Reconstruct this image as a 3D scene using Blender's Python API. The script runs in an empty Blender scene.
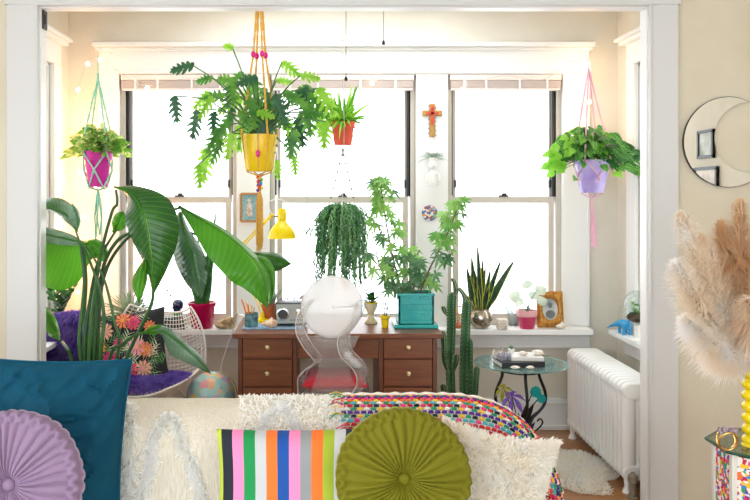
import bpy, bmesh, math, random
from mathutils import Vector, Matrix, noise
R = random.Random(7)
PI = math.pi
SC = bpy.context.scene
COL = SC.collection
V = Vector
# ---- camera frame: one point perspective, focal length in pixels of a 750 wide frame
F, CX, CY, H = 813.0, 325.0, 194.0, 1.5
def P(px, py, Y):
    return V(((px-CX)*Y/F, Y, H-(py-CY)*Y/F))
cam = bpy.data.cameras.new('camera'); co = bpy.data.objects.new('camera', cam); COL.objects.link(co)
co.location = (0, 0, H); co.rotation_euler = (PI/2, 0, 0)
cam.sensor_width = 36; cam.lens = F/750*36; cam.shift_x = (375-CX)/750; cam.shift_y = -(250-CY)/750
cam.clip_start = .05; cam.clip_end = 100
SC.camera = co
vs = SC.view_settings; vs.view_transform = 'Standard'; vs.look = 'None'; vs.gamma = 1; vs.use_curve_mapping = False
vs.exposure = 0.2

# ---------------------------------------------------------------- materials
def lin(h):
    h = h.lstrip('#'); c = [int(h[i:i+2], 16)/255 for i in (0, 2, 4)]
    return tuple((x/12.92 if x <= .04045 else ((x+.055)/1.055)**2.4) for x in c)+(1,)
def base_mat(name):
    m = bpy.data.materials.new(name); m.use_nodes = True
    nt = m.node_tree; b = nt.nodes['Principled BSDF']
    return m, nt, b
def bump(nt, b, src, dist, strength=1.0):
    n = nt.nodes.new('ShaderNodeBump'); n.inputs['Distance'].default_value = dist; n.inputs['Strength'].default_value = strength
    nt.links.new(src, n.inputs['Height']); nt.links.new(n.outputs['Normal'], b.inputs['Normal'])
def texcoord(nt, kind='Object', scale=(1, 1, 1)):
    t = nt.nodes.new('ShaderNodeTexCoord'); mp = nt.nodes.new('ShaderNodeMapping')
    mp.inputs['Scale'].default_value = scale
    nt.links.new(t.outputs[kind], mp.inputs['Vector']); return mp.outputs['Vector']
def ramp(nt, src, stops, interp='LINEAR'):
    r = nt.nodes.new('ShaderNodeValToRGB'); r.color_ramp.interpolation = interp
    e = r.color_ramp.elements
    while len(e) < len(stops): e.new(.5)
    for i, (p, c) in enumerate(stops):
        e[i].position = p; e[i].color = lin(c)
    nt.links.new(src, r.inputs['Fac']); return r.outputs['Color']
def mat(name, col, rough=.5, metal=0, col2=None, nscale=20, bmp=0, bscale=60, sheen=0, coat=0, stretch=(1, 1, 1), spec=None):
    m, nt, b = base_mat(name)
    b.inputs['Base Color'].default_value = lin(col); b.inputs['Roughness'].default_value = rough; b.inputs['Metallic'].default_value = metal
    if sheen: b.inputs['Sheen Weight'].default_value = sheen; b.inputs['Sheen Roughness'].default_value = .4
    if coat: b.inputs['Coat Weight'].default_value = coat
    if spec is not None: b.inputs['Specular IOR Level'].default_value = spec
    if col2:
        n = nt.nodes.new('ShaderNodeTexNoise'); n.inputs['Scale'].default_value = nscale; n.inputs['Detail'].default_value = 3
        nt.links.new(texcoord(nt, scale=stretch), n.inputs['Vector'])
        nt.links.new(ramp(nt, n.outputs['Fac'], [(.35, col), (.65, col2)]), b.inputs['Base Color'])
    if bmp:
        n = nt.nodes.new('ShaderNodeTexNoise'); n.inputs['Scale'].default_value = bscale; n.inputs['Detail'].default_value = 3
        nt.links.new(texcoord(nt, scale=stretch), n.inputs['Vector']); bump(nt, b, n.outputs['Fac'], bmp)
    return m
def leafmat(name, c1, c2, trans=.4, rough=.4, nscale=12, veins=0, edge=None, spots=None):
    """leaf: glossy skin plus light passing through the blade"""
    m, nt, b = base_mat(name)
    n = nt.nodes.new('ShaderNodeTexNoise'); n.inputs['Scale'].default_value = nscale; n.inputs['Detail'].default_value = 2
    nt.links.new(texcoord(nt), n.inputs['Vector'])
    colr = ramp(nt, n.outputs['Fac'], [(.35, c1), (.65, c2)])
    uv = nt.nodes.new('ShaderNodeTexCoord'); sp = nt.nodes.new('ShaderNodeSeparateXYZ'); nt.links.new(uv.outputs['UV'], sp.inputs[0])
    def mth(op, a, c=None):
        q = nt.nodes.new('ShaderNodeMath'); q.operation = op
        for i, x in enumerate((a, c)):
            if x is None: continue
            if isinstance(x, (int, float)): q.inputs[i].default_value = x
            else: nt.links.new(x, q.inputs[i])
        return q.outputs[0]
    av = mth('MULTIPLY', mth('ABSOLUTE', mth('SUBTRACT', sp.outputs['Y'], .5)), 2)   # 0 at midrib, 1 at the edge
    def mix(fac, a, ccol):
        q = nt.nodes.new('ShaderNodeMix'); q.data_type = 'RGBA'
        nt.links.new(fac, q.inputs['Factor']); nt.links.new(a, q.inputs['A']); q.inputs['B'].default_value = lin(ccol)
        return q.outputs['Result']
    if edge: colr = mix(mth('GREATER_THAN', av, edge[0]), colr, edge[1])
    if spots:
        w = mth('SINE', mth('MULTIPLY', mth('SUBTRACT', sp.outputs['X'], mth('MULTIPLY', av, .18)), 40))
        f = mth('MULTIPLY', mth('GREATER_THAN', w, .1), mth('LESS_THAN', mth('ABSOLUTE', mth('SUBTRACT', av, .42)), .25))
        colr = mix(f, colr, spots)
    if veins:
        w = mth('SINE', mth('MULTIPLY', mth('SUBTRACT', sp.outputs['X'], mth('MULTIPLY', av, .10)), veins))
        bump(nt, b, w, .0005)
        f = mth('MULTIPLY', mth('GREATER_THAN', w, .9), .16); colr = mix(f, colr, edge[1] if edge else '#9ccf5a')
        colr = mix(mth('LESS_THAN', av, .035), colr, '#a9d46a')
    nt.links.new(colr, b.inputs['Base Color']); b.inputs['Roughness'].default_value = rough
    tr = nt.nodes.new('ShaderNodeBsdfTranslucent'); nt.links.new(colr, tr.inputs['Color'])
    mx = nt.nodes.new('ShaderNodeMixShader'); mx.inputs[0].default_value = trans
    nt.links.new(b.outputs[0], mx.inputs[1]); nt.links.new(tr.outputs[0], mx.inputs[2])
    nt.links.new(mx.outputs[0], nt.nodes['Material Output'].inputs['Surface'])
    return m
def clear(name, tint='#ffffff', ior=1.45, rough=.02, body=0, bodycol='#ffffff', gain=1.0):
    """thin clear sheet: lets light straight through and mirrors at glancing angles"""
    m, nt, b = base_mat(name); nt.nodes.remove(b)
    t = nt.nodes.new('ShaderNodeBsdfTransparent'); t.inputs[0].default_value = lin(tint)
    g = nt.nodes.new('ShaderNodeBsdfGlossy'); g.inputs['Roughness'].default_value = rough
    lw = nt.nodes.new('ShaderNodeLayerWeight'); lw.inputs[0].default_value = .5
    pw = nt.nodes.new('ShaderNodeMath'); pw.operation = 'POWER'; nt.links.new(lw.outputs['Facing'], pw.inputs[0]); pw.inputs[1].default_value = 4.0
    fr = nt.nodes.new('ShaderNodeMath'); fr.operation = 'MULTIPLY_ADD'; nt.links.new(pw.outputs[0], fr.inputs[0]); fr.inputs[1].default_value = .55; fr.inputs[2].default_value = .03+(ior-1.3)*.12
    last = t.outputs[0]
    if body:
        d0 = nt.nodes.new('ShaderNodeBsdfDiffuse'); d0.inputs[0].default_value = lin(bodycol)
        d1 = nt.nodes.new('ShaderNodeBsdfTranslucent'); d1.inputs[0].default_value = lin(bodycol)
        d = nt.nodes.new('ShaderNodeMixShader'); nt.links.new(d0.outputs[0], d.inputs[1]); nt.links.new(d1.outputs[0], d.inputs[2])
        mm = nt.nodes.new('ShaderNodeMixShader'); mm.inputs[0].default_value = body
        nt.links.new(last, mm.inputs[1]); nt.links.new(d.outputs[0], mm.inputs[2]); last = mm.outputs[0]
    mx = nt.nodes.new('ShaderNodeMixShader'); nt.links.new(fr.outputs[0], mx.inputs[0])
    nt.links.new(last, mx.inputs[1]); nt.links.new(g.outputs[0], mx.inputs[2])
    nt.links.new(mx.outputs[0], nt.nodes['Material Output'].inputs['Surface'])
    return m
def glow(name, col, s):
    m, nt, b = base_mat(name); nt.nodes.remove(b)
    e = nt.nodes.new('ShaderNodeEmission'); e.inputs[0].default_value = lin(col); e.inputs[1].default_value = s
    nt.links.new(e.outputs[0], nt.nodes['Material Output'].inputs['Surface']); return m
def cellmat(name, cols, scale, rough=.5, metal=0, stretch=(1, 1, 1), bmp=0):
    """random coloured cells (mosaic, confetti, knitting)"""
    m, nt, b = base_mat(name)
    v = nt.nodes.new('ShaderNodeTexVoronoi'); v.inputs['Scale'].default_value = scale
    nt.links.new(texcoord(nt, scale=stretch), v.inputs['Vector'])
    s = nt.nodes.new('ShaderNodeSeparateColor'); nt.links.new(v.outputs['Color'], s.inputs[0])
    nt.links.new(ramp(nt, s.outputs[0], [(i/len(cols), c) for i, c in enumerate(cols)], 'CONSTANT'), b.inputs['Base Color'])
    b.inputs['Roughness'].default_value = rough; b.inputs['Metallic'].default_value = metal
    if bmp: bump(nt, b, v.outputs['Distance'], bmp)
    return m
def woodmat(name, c1, c2, scale=6, stretch=(1, 12, 12), rough=.35):
    m, nt, b = base_mat(name)
    n = nt.nodes.new('ShaderNodeTexNoise'); n.inputs['Scale'].default_value = scale; n.inputs['Detail'].default_value = 4; n.inputs['Distortion'].default_value = .4
    nt.links.new(texcoord(nt, scale=stretch), n.inputs['Vector'])
    nt.links.new(ramp(nt, n.outputs['Fac'], [(.3, c1), (.7, c2)]), b.inputs['Base Color'])
    b.inputs['Roughness'].default_value = rough; bump(nt, b, n.outputs['Fac'], .0006)
    return m
def floor_mat():
    m, nt, b = base_mat('oak_floor')
    vec = texcoord(nt)
    br = nt.nodes.new('ShaderNodeTexBrick'); br.offset = .37
    br.inputs['Scale'].default_value = 1; br.inputs['Brick Width'].default_value = .9; br.inputs['Row Height'].default_value = .057
    br.inputs['Mortar Size'].default_value = .0012; br.inputs['Color1'].default_value = lin('#b98452'); br.inputs['Color2'].default_value = lin('#a06a3a')
    br.inputs['Mortar'].default_value = lin('#54341c'); nt.links.new(vec, br.inputs['Vector'])
    n = nt.nodes.new('ShaderNodeTexNoise'); n.inputs['Scale'].default_value = 5; n.inputs['Detail'].default_value = 5
    nt.links.new(texcoord(nt, scale=(2, 25, 1)), n.inputs['Vector'])
    mx = nt.nodes.new('ShaderNodeMix'); mx.data_type = 'RGBA'; mx.blend_type = 'MULTIPLY'; mx.inputs['Factor'].default_value = .5
    nt.links.new(br.outputs['Color'], mx.inputs['A']); nt.links.new(ramp(nt, n.outputs['Fac'], [(.3, '#c9a27c'), (.7, '#ffffff')]), mx.inputs['B'])
    nt.links.new(mx.outputs['Result'], b.inputs['Base Color']); b.inputs['Roughness'].default_value = .3
    return m

M = {}
M['wall'] = mat('cream_plaster', '#e6e2d8', .7, col2='#dedacd', nscale=3, bmp=.004, bscale=14)
M['roomwall'] = mat('beige_plaster', '#d9d3bf', .7, col2='#d2cab4', nscale=3, bmp=.002, bscale=20)
M['ceil'] = mat('ceiling_paint', '#f1efe8', .8, bmp=.001)
M['trim'] = mat('white_gloss_paint', '#eef0f0', .35, bmp=.0008, bscale=9)
M['vinyl'] = mat('window_frame_grey_beige', '#c9c3b8', .45, bmp=.0003)
M['dark'] = mat('dark_track', '#2a2b2e', .5, bmp=.0003)
M['glass'] = clear('window_glass', '#ffffff', 1.3)
M['blind'] = mat('blind_slat_white', '#f0e2dd', .5, bmp=.0003)
M['floor'] = floor_mat()
M['white'] = mat('white_enamel', '#f0f0ee', .3, bmp=.0008, bscale=25)
M['black'] = mat('black_iron', '#15181a', .35, metal=.3, bmp=.0004)
M['brass'] = mat('brass_knob', '#e8d9a8', .25, metal=.6, bmp=.0001)
M['walnut'] = woodmat('walnut_wood', '#6b3c24', '#824e30', 5, (1.2, 10, 14))
M['walnut2'] = woodmat('walnut_side', '#5f3520', '#74442a', 5, (10, 10, 1.2))
M['soil'] = mat('potting_soil', '#3a2b20', .95, col2='#57412f', nscale=80, bmp=.004, bscale=90)

# ---------------------------------------------------------------- mesh building
class MB:
    def __init__(s, *mats):
        s.v = []; s.f = []; s.m = []; s.uv = []; s.mats = list(mats); s.mi = 0
    def face(s, idx, uv=None):
        s.f.append(tuple(idx)); s.m.append(s.mi); s.uv.append(uv)
    def box(s, c, d, rot=None, taper=1.0):
        """centre, full size; taper scales the top"""
        b = len(s.v); c = V(c)
        for z in (-.5, .5):
            k = taper if z > 0 else 1
            for x, y in ((-.5, -.5), (.5, -.5), (.5, .5), (-.5, .5)):
                q = V((x*d[0]*k, y*d[1]*k, z*d[2]))
                if rot is not None: q = rot @ q
                s.v.append(c+q)
        for f in ((0, 3, 2, 1), (4, 5, 6, 7), (0, 1, 5, 4), (1, 2, 6, 5), (2, 3, 7, 6), (3, 0, 4, 7)):
            s.face([b+i for i in f])
        return s
    def bx(s, x0, x1, y0, y1, z0, z1):
        return s.box(((x0+x1)/2, (y0+y1)/2, (z0+z1)/2), (abs(x1-x0), abs(y1-y0), abs(z1-z0)))
    def tube(s, pts, r, seg=8, closed=False, flat=1.0):
        pts = [V(p) for p in pts]; n = len(pts)
        rr = r if isinstance(r, (list, tuple)) else [r]*n
        b = len(s.v); up = None
        for i, p in enumerate(pts):
            if closed: t = pts[(i+1) % n]-pts[i-1]
            else: t = pts[min(i+1, n-1)]-pts[max(i-1, 0)]
            if t.length < 1e-9: t = V((0, 0, 1))
            t.normalize()
            if up is None:
                up = V((0, 1, 0)) if abs(t.y) < .9 else V((1, 0, 0))
            a = up-t*up.dot(t)
            if a.length < 1e-6: a = t.orthogonal()
            a.normalize(); up = a; c = t.cross(a)
            for k in range(seg):
                an = 2*PI*k/seg
                s.v.append(p+(a*math.cos(an)*flat+c*math.sin(an))*rr[i])
        m = n if closed else n-1
        for i in range(m):
            j = (i+1) % n
            for k in range(seg):
                l = (k+1) % seg
                s.face((b+i*seg+k, b+i*seg+l, b+j*seg+l, b+j*seg+k))
        if not closed:
            s.face([b+k for k in range(seg)][::-1]); s.face([b+(n-1)*seg+k for k in range(seg)])
        return s
    def lathe(s, prof, c=(0, 0, 0), seg=24, rot=None, sx=1, sy=1):
        """prof: (r, z) list"""
        b = len(s.v); c = V(c); n = len(prof)
        for r, z in prof:
            for k in range(seg):
                an = 2*PI*k/seg; q = V((r*math.cos(an)*sx, r*math.sin(an)*sy, z))
                if rot is not None: q = rot @ q
                s.v.append(c+q)
        for i in range(n-1):
            for k in range(seg):
                l = (k+1) % seg
                s.face((b+i*seg+k, b+i*seg+l, b+(i+1)*seg+l, b+(i+1)*seg+k))
        if prof[0][0] > 1e-4: s.face([b+k for k in range(seg)][::-1])
        if prof[-1][0] > 1e-4: s.face([b+(n-1)*seg+k for k in range(seg)])
        return s
    def ball(s, c, r, seg=10, rings=6, rot=None):
        if isinstance(r, (int, float)): r = (r, r, r)
        prof = [(max(math.sin(PI*i/rings), 1e-4 if i in (0, rings) else 0), -math.cos(PI*i/rings)) for i in range(rings+1)]
        b = len(s.v)
        s.lathe(prof, (0, 0, 0), seg)
        c = V(c)
        for i in range(b, len(s.v)):
            q = V((s.v[i][0]*r[0], s.v[i][1]*r[1], s.v[i][2]*r[2]))
            if rot is not None: q = rot @ q
            s.v[i] = c+q
        return s
    def grid(s, fn, nu, nv, closed=False, flip=False):
        b = len(s.v)
        for i in range(nu+1):
            for j in range(nv+1): s.v.append(V(fn(i/nu, j/nv)))
        for i in range(nu):
            for j in range(nv):
                a, c, d, e = b+i*(nv+1)+j, b+(i+1)*(nv+1)+j, b+(i+1)*(nv+1)+j+1, b+i*(nv+1)+j+1
                uv = ((i/nu, j/nv), ((i+1)/nu, j/nv), ((i+1)/nu, (j+1)/nv), (i/nu, (j+1)/nv))
                if flip: s.face((a, e, d, c), (uv[0], uv[3], uv[2], uv[1]))
                else: s.face((a, c, d, e), uv)
        return s
    def prism(s, poly, o, ux, uy, depth):
        """flat polygon in the plane o + x*ux + y*uy pushed along ux x uy by depth"""
        o = V(o); ux = V(ux); uy = V(uy); nn = ux.cross(uy).normalized()*depth; b = len(s.v); n = len(poly)
        for x, y in poly: s.v.append(o+ux*x+uy*y)
        for x, y in poly: s.v.append(o+ux*x+uy*y+nn)
        s.face([b+i for i in range(n)][::-1]); s.face([b+n+i for i in range(n)])
        for i in range(n):
            j = (i+1) % n; s.face((b+i, b+j, b+n+j, b+n+i))
        return s
    def leaf(s, p, d, up, L, W, droop=.3, fold=.2, nseg=4, shape='oval', tip=1.0):
        """curved leaf from p along d; UV x along, y across"""
        p = V(p); d = V(d).normalized(); up = V(up); side = d.cross(up)
        if side.length < 1e-4: side = d.orthogonal()
        side.normalize(); up = side.cross(d).normalized()
        b = len(s.v)
        for i in range(nseg+1):
            t = i/nseg
            c = p+d*(L*t)-V((0, 0, 1))*(droop*L*t*t)
            if shape == 'oval': w = math.sin(PI*min(1, t**.8*.97+.03))
            elif shape == 'blade': w = (1-t)**.6*(.35+.65*min(1, t*4))
            elif shape == 'heart': w = math.sin(PI*(t*.85+.15)**.75)
            elif shape == 'spoon': w = math.sin(PI*t**1.6)*.9+.1*(1-t)
            else: w = 1
            if i == nseg: w = .02
            w *= W/2
            for q in (-1, 0, 1):
                s.v.append(c+side*(w*q)+up*(abs(q)*w*fold*2))
        for i in range(nseg):
            for j in range(2):
                a = b+i*3+j
                t0, t1, v0, v1 = i/nseg, (i+1)/nseg, j/2, (j+1)/2
                s.face((a, a+3, a+4, a+1), ((t0, v0), (t1, v0), (t1, v1), (t0, v1)))
        return s
    def build(s, name, parent=None, material=None, world=True, bevel=0, sharp=35, seg=2, solid=0, sub=0):
        if material is not None: s.mats = [material] if not isinstance(material, (list, tuple)) else list(material)
        me = bpy.data.meshes.new(name)
        off = V((0, 0, 0)); inv = None
        if parent is not None and world:
            root = parent
            while root.parent: root = root.parent
            inv = Matrix.LocRotScale(root.location, root.rotation_euler, None).inverted()
        vv = [(inv @ V(q)) if inv else V(q) for q in s.v]
        if parent is None:
            xs = [q.x for q in vv]; ys = [q.y for q in vv]; zs = [q.z for q in vv]
            off = V(((min(xs)+max(xs))/2, (min(ys)+max(ys))/2, min(zs)))
            if name.startswith(('floor', 'wall')): off = V((0, 0, 0))
        me.from_pydata([tuple(q-off) for q in vv], [], s.f)
        for m in s.mats: me.materials.append(m)
        if len(s.mats) > 1: me.polygons.foreach_set('material_index', s.m)
        if any(u is not None for u in s.uv):
            ul = me.uv_layers.new(name='UVMap'); flat = []
            for f, u in zip(s.f, s.uv):
                for k in range(len(f)): flat += (u[k] if u else (0, 0))
            ul.data.foreach_set('uv', flat)
        me.shade_smooth(); me.set_sharp_from_angle(angle=math.radians(sharp))
        o = bpy.data.objects.new(name, me); COL.objects.link(o); o.location = off
        if parent is not None: o.parent = parent; o.location = (0, 0, 0)
        if solid:
            q = o.modifiers.new('solidify', 'SOLIDIFY'); q.thickness = solid; q.offset = 0
        if bevel:
            q = o.modifiers.new('bevel', 'BEVEL'); q.width = bevel; q.segments = seg; q.limit_method = 'ANGLE'; q.angle_limit = math.radians(40)
        if sub:
            q = o.modifiers.new('subdivision', 'SUBSURF'); q.levels = sub; q.render_levels = sub
        return o
def tag(o, label, cat, group=None, kind=None):
    o['label'] = label; o['category'] = cat
    if group: o['group'] = group
    if kind: o['kind'] = kind
    return o
def thing(name, label, cat, loc, rotz=0, group=None):
    o = bpy.data.objects.new(name, None); COL.objects.link(o)
    o.location = V(loc); o.rotation_euler = (0, 0, rotz); o.empty_display_size = .05
    return tag(o, label, cat, group)
def struct(o): o['kind'] = 'structure'; return o
def copy_tree(o, parent=None):
    c = o.copy(); COL.objects.link(c)
    if parent is not None: c.parent = parent
    for ch in list(o.children): copy_tree(ch, c)
    return c
def cat(pts, n=8):
    """Catmull-Rom through points (tuples of any size)"""
    out = []; m = len(pts)
    for i in range(m-1):
        p0, p1, p2, p3 = pts[max(i-1, 0)], pts[i], pts[i+1], pts[min(i+2, m-1)]
        for k in range(n):
            t = k/n
            out.append(tuple(.5*((2*b)+(-a+c)*t+(2*a-5*b+4*c-d)*t*t+(-a+3*b-3*c+d)*t**3) for a, b, c, d in zip(p0, p1, p2, p3)))
    out.append(tuple(pts[-1])); return out
def curveP(pp, n=6): return [P(*q) for q in cat(pp, n)]
def rz(a): return Matrix.Rotation(a, 3, 'Z')
def rx(a): return Matrix.Rotation(a, 3, 'X')
def ry(a): return Matrix.Rotation(a, 3, 'Y')
def rnd(a, b): return R.uniform(a, b)
def part_label(o, s): o['label'] = s; return o

# ---------------------------------------------------------------- the setting
YB = 5.2            # back wall of the bay
YO = 3.9            # face of the wall with the wide opening
XL, XR = -1.64, 1.87
OL, OR_, OT = (41-CX)*YO/F, (646-CX)*YO/F, H-(8-CY)*YO/F
mb = MB(M['floor']); mb.bx(-3.2, 3.2, -2.2, 6.0, -.06, 0); struct(mb.build('floor'))
# windows in the back wall: (px left, px right) of the whole unit, drawn at the wall plane
ZT, ZB = H-(75-CY)*YB/F, .66
WIN = [(120, 237), (270, 415.5), (447.5, 562)]
WX = [((a-CX)*YB/F, (b-CX)*YB/F) for a, b in WIN]
mb = MB(M['wall'])
xs = [XL-.12]+[q for w in WX for q in w]+[XR+.12]
for i in range(0, len(xs), 2): mb.bx(xs[i], xs[i+1], YB, YB+.16, 0, 2.9)
for a, b in WX: mb.bx(a, b, YB, YB+.16, 0, ZB-.03); mb.bx(a, b, YB, YB+.16, ZT, 2.9)
struct(mb.build('wall_back'))
# side walls of the bay, each with a window opening
SY0, SY1 = 4.24, 4.84
for nm, x, sg in (('wall_left', XL, -1), ('wall_right', XR, 1)):
    mb = MB(M['wall']); a, b = x, x+sg*.12
    mb.bx(a, b, YO+.07, SY0, 0, 2.9); mb.bx(a, b, SY1, YB, 0, 2.9); mb.bx(a, b, SY0, SY1, 0, ZB-.03); mb.bx(a, b, SY0, SY1, 2.28, 2.9)
    struct(mb.build(nm))
mb = MB(M['ceil']); mb.bx(XL-.12, XR+.12, YO+.07, YB+.16, 2.75, 2.85); mb.bx(-3.2, 3.12, -2.2, YO, 2.75, 2.85); struct(mb.build('ceiling'))
# wall round the opening
mb = MB(M['roomwall'])
mb.bx(-3.2, OL-.02, YO, YO+.07, 0, 2.9); mb.bx(OR_+.02, 3.2, YO, YO+.07, 0, 2.9); mb.bx(OL-.02, OR_+.02, YO, YO+.07, OT+.02, 2.9)
struct(mb.build('wall_front'))
mb = MB(M['roomwall']); mb.bx(3.0, 3.12, -2.2, YO, 0, 2.9); struct(mb.build('wall_room_right'))
mb = MB(M['roomwall']); mb.bx(-3.2, -3.08, 1.6, YO, 0, 2.9); struct(mb.build('wall_room_left'))
# jamb lining and casing of the opening
mb = MB(M['trim'])
mb.bx(OL-.022, OL, YO-.002, YO+.075, 0, OT); mb.bx(OR_, OR_+.022, YO-.002, YO+.075, 0, OT); mb.bx(OL-.022, OR_+.022, YO-.002, YO+.075, OT, OT+.022)
cw = 30*YO/F*1.0
for x0, x1 in ((OL-.012-.145, OL-.012), (OR_+.012, OR_+.012+.135)):
    mb.bx(x0, x1, YO-.025, YO, 0, OT+.012)
    e = x1 if x0 < 0 else x0
    mb.bx(e-.006, e+.006, YO-.034, YO, 0, OT+.012)
mb.bx(OL-.17, OR_+.16, YO-.025, YO, OT+.012, OT+.16); mb.bx(OL-.012, OR_+.012, YO-.034, YO, OT+.006, OT+.018)
ncas = 3*6
mb.mats = [M['trim'], mat('pale_grey_casing', '#d3d6d6', .4, bmp=.0006)]  # casing faces a greyer tone than the jamb lining
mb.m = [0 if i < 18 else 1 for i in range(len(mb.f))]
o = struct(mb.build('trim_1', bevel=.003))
mb = MB(M['dark']); q = P(37.5, 22, 3.98); 
mb.bx(OL, OL+.008, 3.915, 3.965, q.z-.045, q.z+.045); mb.bx(OL, OL+.012, 3.93, 3.945, q.z-.02, q.z+.025)
hp = mb.build('hinge_plate', parent=o, world=False); hp.location = -o.location

def side_window(n, x, sg):
    """casing, crown, jambs, sash and sill of a side window of the bay"""
    mb = MB(M['trim']); s = -sg
    f = x+s*.03
    mb.bx(x, f, SY0-.13, SY0, ZB, 2.28); mb.bx(x, f, SY1, SY1+.13, ZB, 2.28); mb.bx(x, f, SY0-.13, SY1+.13, 2.28, 2.41)
    mb.bx(x, x+s*.06, SY0-.15, SY1+.17, 2.41, 2.435); mb.bx(x, x+s*.085, SY0-.15, SY1+.19, 2.435, 2.455)
    mb.bx(x, x+sg*.12, SY0-.01, SY0+.02, ZB, 2.28); mb.bx(x, x+sg*.12, SY1-.02, SY1+.01, ZB, 2.28); mb.bx(x, x+sg*.12, SY0, SY1, 2.26, 2.28)
    w = struct(mb.build('window_%d' % n, bevel=.004))
    mb = MB(M['vinyl']); xx = x+sg*.07
    for a, b, c, d in ((SY0+.02, SY0+.06, ZB, 2.26), (SY1-.06, SY1-.02, ZB, 2.26), (SY0+.06, SY1-.06, ZB, ZB+.05), (SY0+.06, SY1-.06, 2.2, 2.26), (SY0+.06, SY1-.06, 1.46, 1.5)):
        mb.bx(xx-.02, xx+.02, a, b, c, d)
    o = mb.build('window_sash', parent=w, world=False); o.location = -w.location
    mb = MB(M['glass']); mb.bx(xx-.003, xx+.003, SY0+.06, SY1-.06, ZB+.05, 1.46); mb.bx(xx-.003, xx+.003, SY0+.06, SY1-.06, 1.5, 2.2)
    o = mb.build('pane', parent=w, world=False); o.location = -w.location
    mb = MB(M['trim']); mb.bx(x+s*.115, x+sg*.05, SY0-.17, SY1+.2, ZB-.03, ZB); mb.bx(x, x+s*.03, SY0-.14, SY1+.16, ZB-.14, ZB-.03); mb.bx(x, x+s*.045, SY0-.14, SY1+.17, ZB-.05, ZB-.03)
    o = mb.build('window_sill', parent=w, world=False, bevel=.006); o.location = -w.location
side_window(4, XR, 1); side_window(5, XL, -1)

# header over the back windows
mb = MB(M['trim'])
hx0, hx1 = (100-CX)*YB/F, (588-CX)*YB/F
mb.bx(hx0, hx1, YB-.03, YB, H-(71-CY)*5.17/F, 2.42); mb.bx(hx0-.015, hx1+.015, YB-.05, YB, 2.41, 2.43); mb.bx(hx0-.03, hx1+.02, YB-.085, YB, 2.43, 2.46)
mb.bx(hx0-.005, hx1+.005, YB-.04, YB, 2.265, 2.285)
struct(mb.build('trim_2', bevel=.004))
# casings and mullion faces between the windows
mb = MB(M['trim'])
ex = [hx0]+[q for w in WX for q in w]+[hx1]
for i in range(0, 8, 2): mb.bx(ex[i], ex[i+1], YB-.028, YB+.02, ZB, 2.27)
mb.bx(hx0, hx1, YB-.028, YB+.02, ZT, 2.27)
# stepped outer edge of the right and left casing
mb.bx(hx1-.02, hx1, YB-.04, YB, ZB, 2.27); mb.bx(hx0, hx0+.02, YB-.04, YB, ZB, 2.27)
struct(mb.build('trim_3', bevel=.004))
# sill board and apron along the back wall
mb = MB(M['trim']); mb.bx(XL, (594-CX)*5.03/F, YB-.17, YB+.12, ZB-.035, ZB)
mb.bx(XL, hx1, YB-.035, YB, ZB-.13, ZB-.035); mb.bx(XL, hx1+.005, YB-.05, YB, ZB-.06, ZB-.035); mb.bx(XL, hx1, YB-.045, YB, ZB-.14, ZB-.125)
struct(mb.build('trim_4', bevel=.005))
# skirting
mb = MB(M['trim']); mb.bx(XL, XR, YB-.025, YB, 0, .16); mb.bx(XL, XR, YB-.04, YB, 0, .03); mb.bx(XL, XR, YB-.035, YB, .16, .175); mb.bx(XL, XR, YB-.018, YB, .175, .2)
struct(mb.build('baseboard_back', bevel=.004))
for nm, x, s in (('baseboard_right', XR, -1), ('baseboard_left', XL, 1)):
    mb = MB(M['trim']); mb.bx(x, x+s*.025, YO+.08, YB-.04, 0, .16); mb.bx(x, x+s*.018, YO+.08, YB-.04, .16, .2); struct(mb.build(nm, bevel=.004))

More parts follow.
